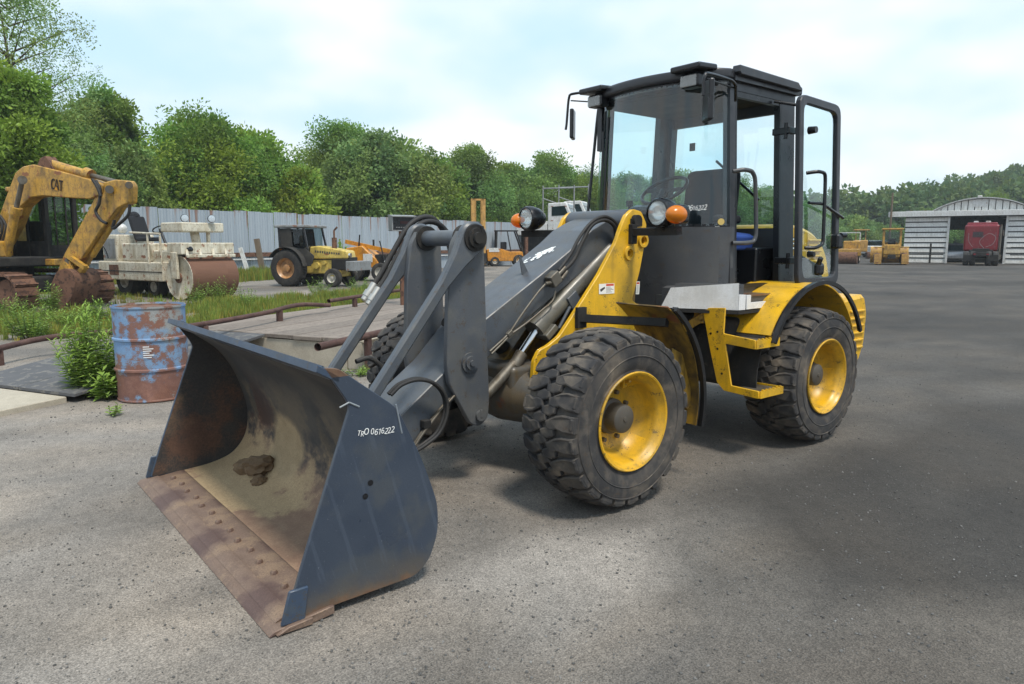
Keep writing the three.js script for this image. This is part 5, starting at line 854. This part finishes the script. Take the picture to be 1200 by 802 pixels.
{ // red lorry cab seen from behind
  const p = ground(1148, 311), g = thing('truck_tractor', 'dark red truck tractor backed out of the warehouse door, rear to the yard', 'truck', [p.x, 0, p.z], -.56);
  mesh('sleeper_cab', [rbox(2.15, 1.95, 1.9, .18, 0, 1.95, -2.2), rbox(1.9, .25, 1.6, .1, 0, 2.95, -2.4)], MM.red, g);
  mesh('rear_window', [span(-.55, .1, 2.0, 2.4, -1.26, -1.24)], M.glassDark, g); mesh('air_hose', [tube([[.2, 1.2, -1.1], [-.1, 1.7, -1.0], [.4, 2.25, -1.0], [.85, 2.0, -1.0], [.7, 1.5, -1.0], [.3, 1.3, -.9]], .014)], MM.greyBox, g); mesh('air_hose', [tube([[-.8, 2.3, -1.15], [-.75, 1.7, -1.1], [-.5, 1.3, -1.0]], .012)], MM.greyBox, g);
  mesh('cab_light', [rbox(.3, .12, .2, .03, -.4, 3.12, -1.8), rbox(.3, .12, .2, .03, .35, 3.12, -1.8)], MM.whiteFar, g);
  mesh('exhaust_stack', [rod([1.15, .9, -1.3], [1.15, 2.9, -1.3], .07)], M.steel, g); mesh('mirror', [rbox(.08, .4, .2, .03, 1.35, 2.3, -2.6)], M.steel, g);
  mesh('chassis', [span(-.45, .45, .65, .95, -3.2, 2.0, .03), span(-.7, .7, .95, 1.1, -.2, 1.0, .03), rbox(1.0, .1, .8, .03, 0, 1.15, .6)], M.blackMatte, g);
  for (const z of [1.2, -.1]) for (const s of [1, -1]) for (const k of [.62, 1.02]) { const w2 = grp('wheel', g); w2.position.set(s * k, .5, z); w2.rotation.y = s * Math.PI / 2; mesh('tyre', [lathe([[.28, .0], [.4, .02], [.48, .0], [.5, -.06], [.5, -.24], [.48, -.3], [.4, -.32], [.28, -.3]], 28)], MM.farTyre, w2); mesh('rim', [lathe([[.28, -.02], [.2, -.1], [.12, -.1], [.1, 0], [0, 0]], 20)], MM.paleRim, w2); }
  mesh('fuel_tank', [rod([1.0, .62, -1.6], [1.0, .62, -.6], .28, .28, 20)], M.steel, g); for (const s of [1, -1]) { mesh('mud_flap', [span(s * .5, s * 1.0, .35, .75, 1.85, 1.88)], M.blackMatte, g); mesh('tail_light', [rbox(.16, .1, .05, .02, s * .38, .8, 2.02)], MM.red, g); }
}
{ // silver car in the doorway
  const p = atDepth(1119, 304, -58.6), g = thing('parked_car', 'silver car standing in the warehouse doorway beside the red truck', 'car', [p.x, 0, p.z], -.5);
  const sh = [[-2.1, .35], [-2.15, .8], [-1.6, .95], [-.9, 1.45], [.6, 1.5], [1.4, 1.0], [2.1, .9], [2.15, .35]].map(q => [q[0], q[1]]);
  mesh('body', [plate(smooth(sh, 50), -.85, .85, .08).rotateY(-Math.PI / 2)], MM.silver, g); mesh('windscreen', [quad([[-.68, .98, 1.46], [.68, .98, 1.46], [.58, 1.42, .80], [-.58, 1.42, .80]])], M.glassDark, g); mesh('grille', [rbox(.9, .16, .06, .02, 0, .6, 2.13)], M.black, g); mesh('bumper', [rbox(1.6, .16, .1, .04, 0, .36, 2.1)], M.black, g);
  for (const s of [1, -1]) { mesh('headlight', [rbox(.34, .14, .1, .04, s * .62, .74, 2.07)], M.reflector, g); for (const z of [-1.35, 1.35]) { const w2 = grp('wheel', g); w2.position.set(s * .85, .32, z); w2.rotation.y = s * Math.PI / 2; mesh('tyre', [lathe([[.2, 0], [.3, .0], [.32, -.03], [.32, -.19], [.3, -.22], [.2, -.22]], 24)], MM.farTyre, w2); mesh('rim', [lathe([[.2, -.01], [.1, -.03], [0, -.02]], 16)], MM.paleRim, w2); } }
}
function dozer(label, px, py, turn, mat, blade) {
  const p = ground(px, py), g = thing('bulldozer', label, 'bulldozer', [p.x, 0, p.z], turn);
  for (const s of [1, -1]) { const t = grp('track', g); mesh('track_belt', [rbox(3.0, .85, .46, .36, 0, .43, s * .88)], MM.rust, t); for (let i = 0; i < 7; i++) mesh('track_shoe', [rbox(.04, .09, .48, .01, -1.5 - .012 * (3 - Math.abs(i - 3)), .12 + i * .105, s * .88), ], MM.tan, t); }
  mesh('body', [span(-1.2, 1.5, .55, 1.25, -.55, .55, .06), rbox(1.2, .7, .9, .08, .9, 1.35, 0)], mat, g); mesh('rear_tank', [rbox(.4, .75, 1.1, .08, -1.1, 1.1, 0)], mat, g); mesh('fender', [span(-1.3, .4, 1.22, 1.32, .5, 1.1, .02), span(-1.3, .4, 1.22, 1.32, -1.1, -.5, .02)], mat, g);
  mesh('cab_post', [...[[-.9, .55], [-.9, -.55], [.2, .55], [.2, -.55]].map(([x, z]) => span(x - .06, x + .06, 1.3, 2.55, z - .06, z + .06))], mat, g); mesh('cab_roof', [rbox(1.5, .12, 1.4, .04, -.35, 2.6, 0)], mat, g); mesh('seat', [rbox(.4, .6, .5, .06, -.4, 1.6, 0)], M.seat, g); mesh('rear_glass', [new THREE.PlaneGeometry(1.0, .8).rotateY(Math.PI / 2).translate(-.95, 2.0, 0)], M.glassDark, g);
  if (blade) mesh('blade', [sheet(arc(2.7, .7, .75, Math.PI * 1.3, Math.PI * .72, 10), -1.3, 1.3, .05)], mat, g);
  mesh('hitch', [rbox(.3, .3, .5, .04, -1.55, .6, 0)], M.blackMatte, g);
}
dozer('yellow bulldozer with tan tracks beside the warehouse wall', 1043, 310, 1.13, MM.cat, true);
{ // canopy loader and yellow compactor further left
  const p = ground(1007, 303), g = thing('crawler_loader', 'tan crawler loader with a flat canopy before the wooded hill', 'loader', [p.x, 0, p.z], -1.95);
  mesh('body', [rbox(2.0, 1.2, 1.3, .1, 0, 1.3, 0)], MM.tan, g); mesh('radiator', [rbox(.06, .8, .9, .02, -1.03, 1.35, 0)], M.blackMatte, g); for (const s of [1, -1]) mesh('track', [rbox(2.4, .7, .4, .3, 0, .36, s * .8)], MM.rust, g); mesh('canopy_post', [span(.2, .28, 1.8, 2.9, -.5, -.42), span(.2, .28, 1.8, 2.9, .42, .5)], MM.tan, g); mesh('canopy', [rbox(1.4, .1, 1.5, .03, .25, 2.95, 0)], MM.tan, g);
}
{ const p = ground(993, 309), g = thing('compact_roller', 'low yellow compactor beside the tan crawler loader', 'compactor', [p.x, 0, p.z], 1.0);
  mesh('body', [rbox(1.7, .6, 1.7, .1, 0, .85, 0), rbox(.5, .9, 1.2, .08, .4, 1.3, .2)], MM.cat, g); mesh('drum', [rod([-.9, .45, -.8], [-.9, .45, .8], .45, .45, 28)], MM.rust, g); mesh('canopy_frame', [span(.5, .56, 1.2, 2.4, .7, .76), span(.5, .56, 1.2, 2.4, -.76, -.7), span(.5, .56, 2.35, 2.42, -.76, .76)], MM.whiteFar, g); for (const s of [1, -1]) wheelOn(g, .8, .42, s * .75, .42, .3, .2, MM.paleRim, s); }
for (const [px, py, z, w, c] of [[1022, 281, -84, 4.2, 'white pickup parked far off between the loader and the bulldozer'], [1030, 283, -80, 3.6, 'white van parked far off just behind the yellow bulldozer']]) { const p = atDepth(px, py, z), g = thing('far_vehicle', c, 'vehicle', [p.x, 0, z], .3); mesh('body', [rbox(w, .9, 1.7, .15, 0, .85, 0)], MM.whiteFar, g); mesh('cab', [rbox(w * .45, .7, 1.5, .2, -.2, 1.55, 0)], M.glassDark, g); for (const x of [-w * .3, w * .3]) for (const s of [1, -1]) wheelOn(g, x, .36, s * .8, .36, .2, .2, MM.paleRim, s); }

// ================================================================ plants
const leafMat = phys({ vertexColors: false, color: 0xffffff, roughness: .75, transmission: .48, thickness: 0, ior: 1.3, specularIntensity: .4 });
function leafClump(n, R, len, wid, seed, droop = .2) {                  // a spray of folded leaves
  const r = mulberry(seed), pos = [];
  for (let i = 0; i < n; i++) {
    const d = V(r() - .5, r() - .5, r() - .5).normalize(), c = d.clone().multiplyScalar(R * Math.cbrt(r())), a = V(d.x + (r() - .5) * 1.2, d.y * .5 - droop + (r() - .5) * .8, d.z + (r() - .5) * 1.2).normalize(), b = V(r() - .5, r() - .2, r() - .5).cross(a).normalize(), L = len * (.7 + .6 * r()), w = wid * (.7 + .6 * r());
    const t = c.clone().addScaledVector(a, L), m1 = c.clone().addScaledVector(a, L * .45).addScaledVector(b, w / 2), m2 = c.clone().addScaledVector(a, L * .45).addScaledVector(b, -w / 2);
    pos.push(...c.toArray(), ...m1.toArray(), ...t.toArray(), ...c.toArray(), ...t.toArray(), ...m2.toArray());
  }
  const g = new THREE.BufferGeometry(); g.setAttribute('position', new THREE.Float32BufferAttribute(pos, 3)); g.computeVertexNormals(); return g;
}
const clumps = [leafClump(24, .44, .21, .135, 3), leafClump(24, .46, .20, .12, 4), leafClump(26, .5, .19, .10, 5)];
const bark = std({ map: tex(256, (u, v) => { const a = NA(u * 3, v * .5), s = NS(u, v); return mix3([62, 52, 42], [98, 86, 72], a * .7 + s * .3); }), roughness: 1 });
function crown(parent, name, pts, scale, hue, seed, geo) {              // pts: [x, y, z, size]
  const r = mulberry(seed), im = new THREE.InstancedMesh(geo, leafMat, pts.length), m = new THREE.Matrix4(), q = new THREE.Quaternion(), c = new THREE.Color();
  pts.forEach((p, i) => { q.setFromEuler(new THREE.Euler(r() * 6.3, r() * 6.3, r() * 6.3)); const s = scale * p[3] * (.75 + .5 * r()); m.compose(V(p[0], p[1], p[2]), q, V(s, s, s)); im.setMatrixAt(i, m); const k = (.8 + .4 * r()) * (p[4] ?? 1), y = p[5] ?? r(); c.setRGB(hue[0] * k * (.85 + .3 * y), hue[1] * k, hue[2] * k * (1.15 - .4 * y)); im.setColorAt(i, c); });
  im.name = name; im.userData.kind = 'stuff'; im.castShadow = im.receiveShadow = true; parent.add(im); return im;
}
function tree(label, x, z, h, w, hue, seed, o = {}) {
  const r = mulberry(seed * 977 + 13), g = thing(o.name ?? 'deciduous_tree', label, 'tree', [x, 0, z], r() * 6, o.group);
  const base = o.base ?? .18, trunkR = (.018 * h + .05) * (o.sparse ? .6 : 1), parts = [], lobes = [];
  const lean = (r() - .5) * .08 * h, tp = [[0, 0, 0], [lean * .3, h * .3, .02 * h], [lean, h * .62, 0], [lean * 1.2, h * .92, .02 * h]];
  for (let i = 0; i < 3; i++) parts.push(rod(tp[i], tp[i + 1], trunkR * (1 - i * .3), trunkR * (1 - (i + 1) * .3), 7));
  const nl = Math.round((o.lobes ?? 15) * 2.1);
  for (let i = 0; i < nl; i++) {            // boughs of uneven reach, each ending in its own spray of leaf clumps
    const t = base + (1 - base) * ((i + .6) / nl), prof = o.cone ? (1 - t) * 1.2 + .08 : Math.sin(Math.PI * clamp((t - base) / (1 - base) * .84 + .13)) ** .8, a = i * 2.399 + r() * .8, far = r() < .22 ? 1.12 : 1, rad = w / 2 * prof * (.5 + .46 * r()) * far, y = h * t * (.93 + .06 * r());
    const c = [lean * t + Math.cos(a) * rad, y, Math.sin(a) * rad], s = w * (o.cone ? .105 : .14) * (.55 + .75 * r()) * (.55 + .45 * prof);
    lobes.push([...c, s, .72 + .56 * r(), r()]); parts.push(rod([lean * t * .8, y - rad * .55, 0], [c[0], c[1], c[2]], trunkR * .26, trunkR * .07, 5));
  }
  mesh('trunk', parts, bark, g);
  const pts = [], n = Math.round((o.n ?? 1500) * 1.3);
  for (let i = 0; i < n; i++) {
    const L = lobes[r() * lobes.length | 0], d = V(r() - .5, (r() - .45) * .85, r() - .5).normalize(), k = L[3] * (o.sparse ? Math.cbrt(r()) * 1.4 : .35 + .75 * r() + .5 * Math.max(0, n3(L[0] + d.x * 2.2, L[1] + d.y * 2.2, L[2] + d.z * 2.2)) + (r() < .06 ? .35 : 0));
    pts.push([L[0] + d.x * k * 1.25, L[1] + d.y * k * .95, L[2] + d.z * k * 1.25, .7 + .5 * r(), L[4], L[5]]);
  }
  crown(g, 'crown', pts, (o.leaf ?? 1), hue, seed + 5, clumps[seed % 3]);
  return g;
}
const G1 = [.225, .345, .06], G2 = [.18, .29, .06], G3 = [.29, .40, .07], G4 = [.165, .265, .07], G5 = [.225, .325, .105];
function treeAt(label, px, topY, z, wpx, hue, seed, o) { const t = atDepth(px, topY, z), k = FPX / -z; return tree(label, t.x, z, (t.y - wpx / k * .10 - .35) / .97, wpx / k, hue, seed, { group: undefined, ...o }); }
treeAt('bright green leafy tree behind the excavator boom', 2, 62, -24, 120, G1, 1, { n: 2300, base: .12, leaf: .7, lobes: 22 });
treeAt('tall sparse tree with thin blue-green twigs above the excavator', 4, -60, -30, 170, G5, 2, { n: 900, sparse: true, base: .35, leaf: .55, lobes: 26 });
treeAt('dark tree with a twin top behind the roller', 120, 98, -40, 100, G2, 3, { n: 2000 });
treeAt('dark tree between the excavator boom and its taller twin-topped neighbour', 75, 130, -36, 90, G2, 23, { n: 1700 });
treeAt('pale feathery tree rising over the excavator boom', 152, 158, -34, 120, G5, 4, { n: 1900, cone: true, base: .1, lobes: 20, leaf: .8 });
treeAt('broad full-crowned green tree behind the fence and the roller', 236, 124, -39, 175, G1, 5, { n: 3200, lobes: 26, base: .1 });
treeAt('dense green tree leaning into the broad one behind the fence', 290, 146, -42, 110, G1, 6, { n: 2000, base: .1 });
treeAt('yellow-green pointed young tree behind the tractor', 352, 188, -40, 95, G3, 7, { n: 1700, cone: true, base: .08, lobes: 20 });
treeAt('tall dark tree behind the yellow-green pointed one', 398, 134, -52, 120, G2, 8, { n: 2300, base: .12 });
treeAt('wide soft green tree over the fence, behind the scale display', 446, 146, -47, 135, G5, 9, { n: 2600, base: .08, lobes: 22 });
treeAt('green tree between the soft wide one and the forklift mast', 505, 172, -54, 100, G2, 10, { n: 2000, base: .08 });
treeAt('dark green tree behind the tan forklift mast', 548, 166, -60, 115, G4, 11, { n: 2200, base: .08 });
treeAt('dark green tree above the forklift and the headlight', 600, 186, -64, 110, G4, 12, { n: 2200, base: .08 });
treeAt('rounded dark tree behind the white trucks', 646, 176, -72, 110, G2, 13, { n: 2300, base: .08 });
treeAt('dark tree seen through the loader cab above the white trucks', 690, 196, -78, 100, G4, 14, { n: 2000, base: .08 });
treeAt('tree seen through the windscreen left of the steering wheel', 738, 196, -84, 100, G2, 15, { n: 1900, base: .08 });
treeAt('tree seen through the windscreen beside the seat', 800, 192, -90, 105, G2, 16, { n: 1900, base: .08 });
treeAt('bushy tree seen through the rear window of the loader cab', 850, 198, -92, 100, G4, 17, { n: 1900, base: .08 });
treeAt('tree seen through the open cab doorway', 892, 215, -96, 95, G4, 18, { n: 1800, base: .08 });
treeAt('tree seen between the cab and its folded door', 935, 232, -104, 90, G4, 19, { n: 1700, base: .08 });
{ // low bright shrubs looking over the fence
  let k = 0; const where = ['behind the scale display', 'by the tan forklift mast', 'right of the tan forklift mast', 'behind the tractor roof', 'behind the roller'];
  for (const [px, ty, z, w] of [[510, 246, -53, 60], [560, 246, -58, 55], [590, 256, -61, 45], [372, 238, -44, 70], [200, 232, -36, 90]]) treeAt(`low bright green shrub looking over the fence ${where[k]}`, px, ty, z, w, G3, 40 + k++, { n: 700, base: .02, lobes: 12, name: 'shrub' });
}
// wooded hill beyond the yard
const hillY = (x, z) => { const t = sstep(-100, -215, z), s = sstep(.34, .95, x / -z); return t * (2 + 19 * Math.pow(s, 1.15)) * (1 + .12 * fbm2(x * .012, z * .012, 3)); };
{
  const nx = 70, nz = 40, pos = [], idx = []; for (let j = 0; j <= nz; j++) for (let i = 0; i <= nx; i++) { const x = lerp(-260, 620, i / nx), z = lerp(-70, -520, j / nz); pos.push(x, hillY(x, z) - .4, z); }
  for (let j = 0; j < nz; j++) for (let i = 0; i < nx; i++) { const a = j * (nx + 1) + i; idx.push(a, a + 1, a + nx + 1, a + 1, a + nx + 2, a + nx + 1); }
  const g = new THREE.BufferGeometry(); g.setAttribute('position', new THREE.Float32BufferAttribute(pos, 3)); g.setIndex(idx); g.computeVertexNormals();
  const m = struct('hill', g, std({ color: new THREE.Color().setRGB(.035, .06, .02), roughness: 1 }));
}
{ // far wood that reads as one mass: crowns of leaf sprays over the hill
  const r = mulberry(99), pts = []; const g = new THREE.Group();
  const far = leafClump(26, 1.0, .75, .55, 9, 0);
  for (let i = 0; i < 1700; i++) {
    const z = -128 - 170 * Math.pow(r(), 1.2), x = lerp(-.55, 1.05, r()) * -z;
    const h = 5 + 4.5 * r(), w = 3 + 2.6 * r(), y0 = hillY(x, z), nn = 26;
    for (let k = 0; k < nn; k++) { const a = r() * 6.3, t = r(), rad = w * Math.sin(Math.PI * (.12 + .86 * t)) * (.6 + .4 * r()); pts.push([x + Math.cos(a) * rad, y0 + .8 + h * t, z + Math.sin(a) * rad, 1]); }
  }
  const im = crown(scene, 'far_wood', pts, 1.25, [.125, .195, .07], 123, far); im.userData.label = 'dense wood of deciduous trees covering the far hill'; im.userData.category = 'wood';
}
// hill trees that stand out one by one
{ let k = 0; const names = ['rounded pale green tree on the wood edge behind the tan crawler loader', 'tree on the wood edge behind the far white pickup', 'tree on the wood edge behind the thin wooden pole', 'tree rising directly over the warehouse roof end', 'tree on the skyline behind the warehouse arch'];
  for (const [px, ty, z, w, h] of [[1000, 249, -100, 50, G5], [1024, 258, -104, 40, G4], [1046, 262, -106, 40, G4], [1090, 240, -108, 46, G4], [1165, 222, -112, 60, G2]]) treeAt(names[k], px, ty, z, w, h, 60 + k++, { n: 1100, base: .05, leaf: 1.1 }); }

// grass and weeds
function blades(n, h, spread, seed) { const r = mulberry(seed), pos = []; for (let i = 0; i < n; i++) { const a = r() * 6.3, x = (r() - .5) * spread, z = (r() - .5) * spread, H = h * (.5 + .7 * r()), w = .006 + .006 * r(), bx = Math.cos(a) * H * .35 * r(), bz = Math.sin(a) * H * .35 * r(), px = -Math.sin(a) * w, pz = Math.cos(a) * w; const A = [x - px, 0, z - pz], B = [x + px, 0, z + pz], C = [x + bx * .4 + px * .7, H * .6, z + bz * .4 + pz * .7], D = [x + bx * .4 - px * .7, H * .6, z + bz * .4 - pz * .7], E = [x + bx, H, z + bz]; pos.push(...A, ...B, ...C, ...A, ...C, ...D, ...D, ...C, ...E); } const g = new THREE.BufferGeometry(); g.setAttribute('position', new THREE.Float32BufferAttribute(pos, 3)); g.computeVertexNormals(); return g; }
function scatter(name, geo, pts, hue, seed, label) {
  const r = mulberry(seed), im = new THREE.InstancedMesh(geo, leafMat, pts.length), m = new THREE.Matrix4(), q = new THREE.Quaternion(), c = new THREE.Color();
  pts.forEach((p, i) => { q.setFromEuler(new THREE.Euler(0, r() * 6.3, 0)); m.compose(V(p[0], p[1] ?? 0, p[2]), q, V(p[3], p[3] * (.8 + .5 * r()), p[3])); im.setMatrixAt(i, m); const k = .7 + .6 * r(), y = r(); c.setRGB(hue[0] * k * (1 + .8 * y * y), hue[1] * k, hue[2] * k); im.setColorAt(i, c); });
  im.name = numbered(name); im.userData = { kind: 'stuff', label, category: 'grass' }; im.castShadow = im.receiveShadow = true; scene.add(im); return im;
}
{
  const r = mulberry(5), pts = [], inScale = (x, z) => { const u = (x - SO.x) * SD.x + (z - SO.z) * SD.z, v = (x - SO.x) * -SD.z + (z - SO.z) * SD.x; return u > -6 && v > -3.2 && v < .3; };
  const add = (poly, n, s0, s1, dens) => { const P2 = poly.map(q => ground(...q)), xs = P2.map(p => p.x), zs = P2.map(p => p.z); let k = 0, tries = 0; while (k < n && tries++ < n * 30) { const x = lerp(Math.min(...xs), Math.max(...xs), r()), z = lerp(Math.min(...zs), Math.max(...zs), r()); let ins = false; for (let i = 0, j = P2.length - 1; i < P2.length; j = i++) if ((P2[i].z > z) !== (P2[j].z > z) && x < (P2[j].x - P2[i].x) * (z - P2[i].z) / (P2[j].z - P2[i].z) + P2[i].x) ins = !ins; if (!ins || inScale(x, z)) continue; if (fbm2(x * .7, z * .7, 3) < dens) continue; pts.push([x, 0, z, lerp(s0, s1, r())]); k++; } };
  add([[-60, 402], [-60, 372], [140, 364], [240, 356], [330, 351], [490, 340], [560, 334], [560, 345], [390, 365], [230, 388], [120, 398]], 2200, .4, .9, -.08);
  add([[240, 358], [330, 352], [500, 337], [500, 347], [385, 360], [240, 382]], 1200, .5, 1.1, .02);
  add([[262, 332], [320, 328], [330, 322], [262, 324]], 420, 1.2, 2.0, -.6);
  add([[130, 334], [262, 330], [262, 325], [130, 328]], 300, 1.0, 1.8, -.4);
  add([[0, 345], [130, 338], [240, 350], [160, 358], [0, 362]], 300, .4, .8, .05);
  scatter('grass', blades(24, .22, .34, 7), pts, [.20, .29, .06], 21, 'uneven green grass between the truck scale and the parked machines');
}
function weed(label, px, py, h, w, seed, o = {}) {
  const p = ground(px, py), r = mulberry(seed), g = thing('weed', label, 'plant', [p.x, 0, p.z], r() * 6, undefined), st = [], pos = [], col = [];
  const n = o.stems ?? 16;
  for (let i = 0; i < n; i++) {
    const a = r() * 6.3, d = w / 2 * Math.sqrt(r()), H = h * (.55 + .5 * r()) * (1 - .35 * d / (w / 2)), b = [Math.cos(a) * d * .45, 0, Math.sin(a) * d * .45], t = [Math.cos(a) * d * 1.1, H, Math.sin(a) * d * 1.1];
    st.push(rod(b, t, .005, .002, 4));
    const nl = o.leaves ?? 34; for (let k = 0; k < nl; k++) { const u = .12 + .88 * k / nl, c = V(lerp(b[0], t[0], u), H * u, lerp(b[2], t[2], u)), q = k * 2.4 + r(), L = (o.len ?? .12) * (1.15 - .6 * u) * (.7 + .6 * r()), ww = L * (o.wid ?? .26), ax = V(Math.cos(q), .35 - .5 * r() + (u > .9 ? .8 : 0), Math.sin(q)).normalize(), bx = V(0, 1, 0).cross(ax).normalize(), e = c.clone().addScaledVector(ax, L), m1 = c.clone().addScaledVector(ax, L * .45).addScaledVector(bx, ww / 2), m2 = c.clone().addScaledVector(ax, L * .45).addScaledVector(bx, -ww / 2); m1.y += ww * .25; m2.y += ww * .25; const m = c.clone().addScaledVector(ax, L * .5); pos.push(...c.toArray(), ...m1.toArray(), ...m.toArray(), ...m1.toArray(), ...e.toArray(), ...m.toArray(), ...c.toArray(), ...m.toArray(), ...m2.toArray(), ...m.toArray(), ...e.toArray(), ...m2.toArray()); }
  }
  mesh('stems', st, std({ color: new THREE.Color().setRGB(.09, .12, .03), roughness: .9 }), g).userData.kind = 'stuff';
  const G = new THREE.BufferGeometry(); G.setAttribute('position', new THREE.Float32BufferAttribute(pos, 3)); G.computeVertexNormals();
  mesh('leaves', G, o.mat ?? weedMat, g).userData.kind = 'stuff';
}
const weedMat = phys({ map: tex(128, (u, v) => mix3([108, 140, 56], [150, 178, 76], NA(u, v) * .8 + .3 * NS(u, v))), roughness: .7, transmission: .3, thickness: 0, ior: 1.3 });
weed('tall bushy green weed growing against the blue barrel', 115, 462, 1.02, .66, 301, { stems: 70, leaves: 46 });
weed('leafy low weed at the foot of the tall bushy one', 128, 466, .42, .45, 302, { stems: 22, leaves: 18, len: .13, wid: .5 });
weed('small sprig in the gravel before the blue barrel', 131, 488, .14, .14, 303, { stems: 5, leaves: 9, len: .07, wid: .4 });
weed('tall feathery weed in front of the excavator track', 36, 398, .75, .75, 304, { stems: 34, leaves: 34 });
weed('upright weed beside the excavator bucket', 60, 372, .95, .5, 305, { stems: 18, leaves: 34 });
weed('spreading weed between the pipe rail and the excavator bucket', 88, 385, .55, .8, 306, { stems: 26, leaves: 26 });
weed('weed before the excavator bucket beside the barrel', 118, 380, .6, .6, 307, { stems: 24, leaves: 26 });
weed('tuft of tall weeds under the drum of the roller', 262, 352, .75, .9, 308, { stems: 20, leaves: 24 });
weed('weed standing at the drum end of the roller', 232, 356, .7, .7, 309, { stems: 18, leaves: 24 });
weed('weed beside the kinked pipe rail', 290, 362, .6, .6, 310, { stems: 18, leaves: 22 });
weed('weed before the tractor front wheel', 372, 346, .6, .9, 311, { stems: 20, leaves: 22 });
weed('pale flowering weed below the hose couplers', 420, 342, .6, .8, 312, { stems: 20, leaves: 22 });
weed('single grass-like weed growing out of the scale deck', 428, 393, .36, .12, 313, { stems: 4, leaves: 8, len: .2, wid: .12 });
weed('weed under the excavator between its tracks', 20, 372, .5, .8, 314, { stems: 20, leaves: 22 });
weed('short weed growing at the kerb of the scale', 418, 440, .16, .4, 315, { stems: 12, leaves: 12, len: .08 });

// loose stones on the asphalt
{
  const r = mulberry(17), n = 17000, geo = new THREE.IcosahedronGeometry(1, 0); { const p = geo.attributes.position; for (let i = 0; i < p.count; i++) { const x = p.getX(i), y = p.getY(i), z = p.getZ(i), k = 1 + .3 * n3(x * 1.3, y * 1.3, z * 1.3); p.setXYZ(i, x * k, y * k * .7, z * k); } geo.computeVertexNormals(); }
  const im = new THREE.InstancedMesh(geo, std({ color: 0xffffff, roughness: .95 }), n), m = new THREE.Matrix4(), q = new THREE.Quaternion(), c = new THREE.Color();
  for (let i = 0; i < n; i++) { let x, z, k; do { const d = 1.6 + 11 * Math.pow(r(), 1.5), a = (r() - .5) * 1.7; x = Math.sin(a) * d; z = -Math.cos(a) * d; } while (fbm2(x * .9 + 3, z * .9, 3) < -.25 + .4 * (r() - .5)); const s = .0022 + .0055 * Math.pow(r(), 4) + .0012 * r(); q.setFromEuler(new THREE.Euler(r() * 6, r() * 6, r() * 6)); m.compose(V(x, s * .3, z), q, V(s, s, s)); im.setMatrixAt(i, m); const b = .08 + .16 * r() * r(); c.setRGB(b, b * .98, b * .95); im.setColorAt(i, c); }
  im.name = 'loose_gravel'; im.userData = { kind: 'stuff', label: 'small loose stones scattered over the asphalt', category: 'gravel' }; im.castShadow = im.receiveShadow = true; scene.add(im);
}
{ // leaf litter and chips below the kerb of the scale
  const r = mulberry(55), n = 420, geo = leafClump(1, .001, 1, .6, 3), im = new THREE.InstancedMesh(geo, std({ color: 0xffffff, roughness: 1 }), n), m = new THREE.Matrix4(), q = new THREE.Quaternion(), c = new THREE.Color();
  for (let i = 0; i < n; i++) { const p = ground(lerp(392, 492, r()), lerp(428, 468, r() * r())), s = .015 + .03 * r(); q.setFromEuler(new THREE.Euler((r() - .5) * .8, r() * 6.3, (r() - .5) * .8)); m.compose(V(p.x, .012, p.z), q, V(s, s, s)); im.setMatrixAt(i, m); const b = r(); c.setRGB(lerp(.14, .30, b), lerp(.08, .24, b), lerp(.05, .20, b)); im.setColorAt(i, c); }
  im.name = 'leaf_litter'; im.userData = { kind: 'stuff', label: 'dry brown leaf litter below the kerb of the truck scale', category: 'litter' }; im.castShadow = im.receiveShadow = true; scene.add(im);
}
// clods of dirt left in the bucket
{
  const mat = std({ map: tex(128, (u, v) => mix3([88, 70, 52], [124, 104, 80], NA(u, v) * .7 + NS(u, v) * .4)), roughness: 1 });
  const names = ['large lump of dried brown dirt in the loader bucket', 'second lump of dried dirt leaning on the large one in the bucket', 'small crumb of dried dirt beside the lumps in the bucket'];
  let k = 0; loader.updateMatrixWorld(); for (const [lx, y, lz, s] of [[-1.55, .15, -.56, .085], [-1.585, .115, -.70, .065], [-1.60, .095, -.44, .042]]) {
    const p = loader.localToWorld(V(lx, y, lz)); const g = new THREE.IcosahedronGeometry(1, 3), q = g.attributes.position;
    for (let i = 0; i < q.count; i++) { const x = q.getX(i), yy = q.getY(i), z = q.getZ(i), f = 1 + .5 * fbm3(x * 1.6 + k * 5, yy * 1.6, z * 1.6, 4); q.setXYZ(i, x * s * f * 1.2, yy * s * f * .8, z * s * f); } g.computeVertexNormals();
    const t = top('dirt_clod', toCreasedNormals(g.translate(p.x, p.y, p.z), .7), mat, names[k], 'dirt'); k++;
  }
}

scene.fog = new THREE.FogExp2(new THREE.Color().setRGB(.80, .88, .95), .0006);

renderer.render(scene, camera);
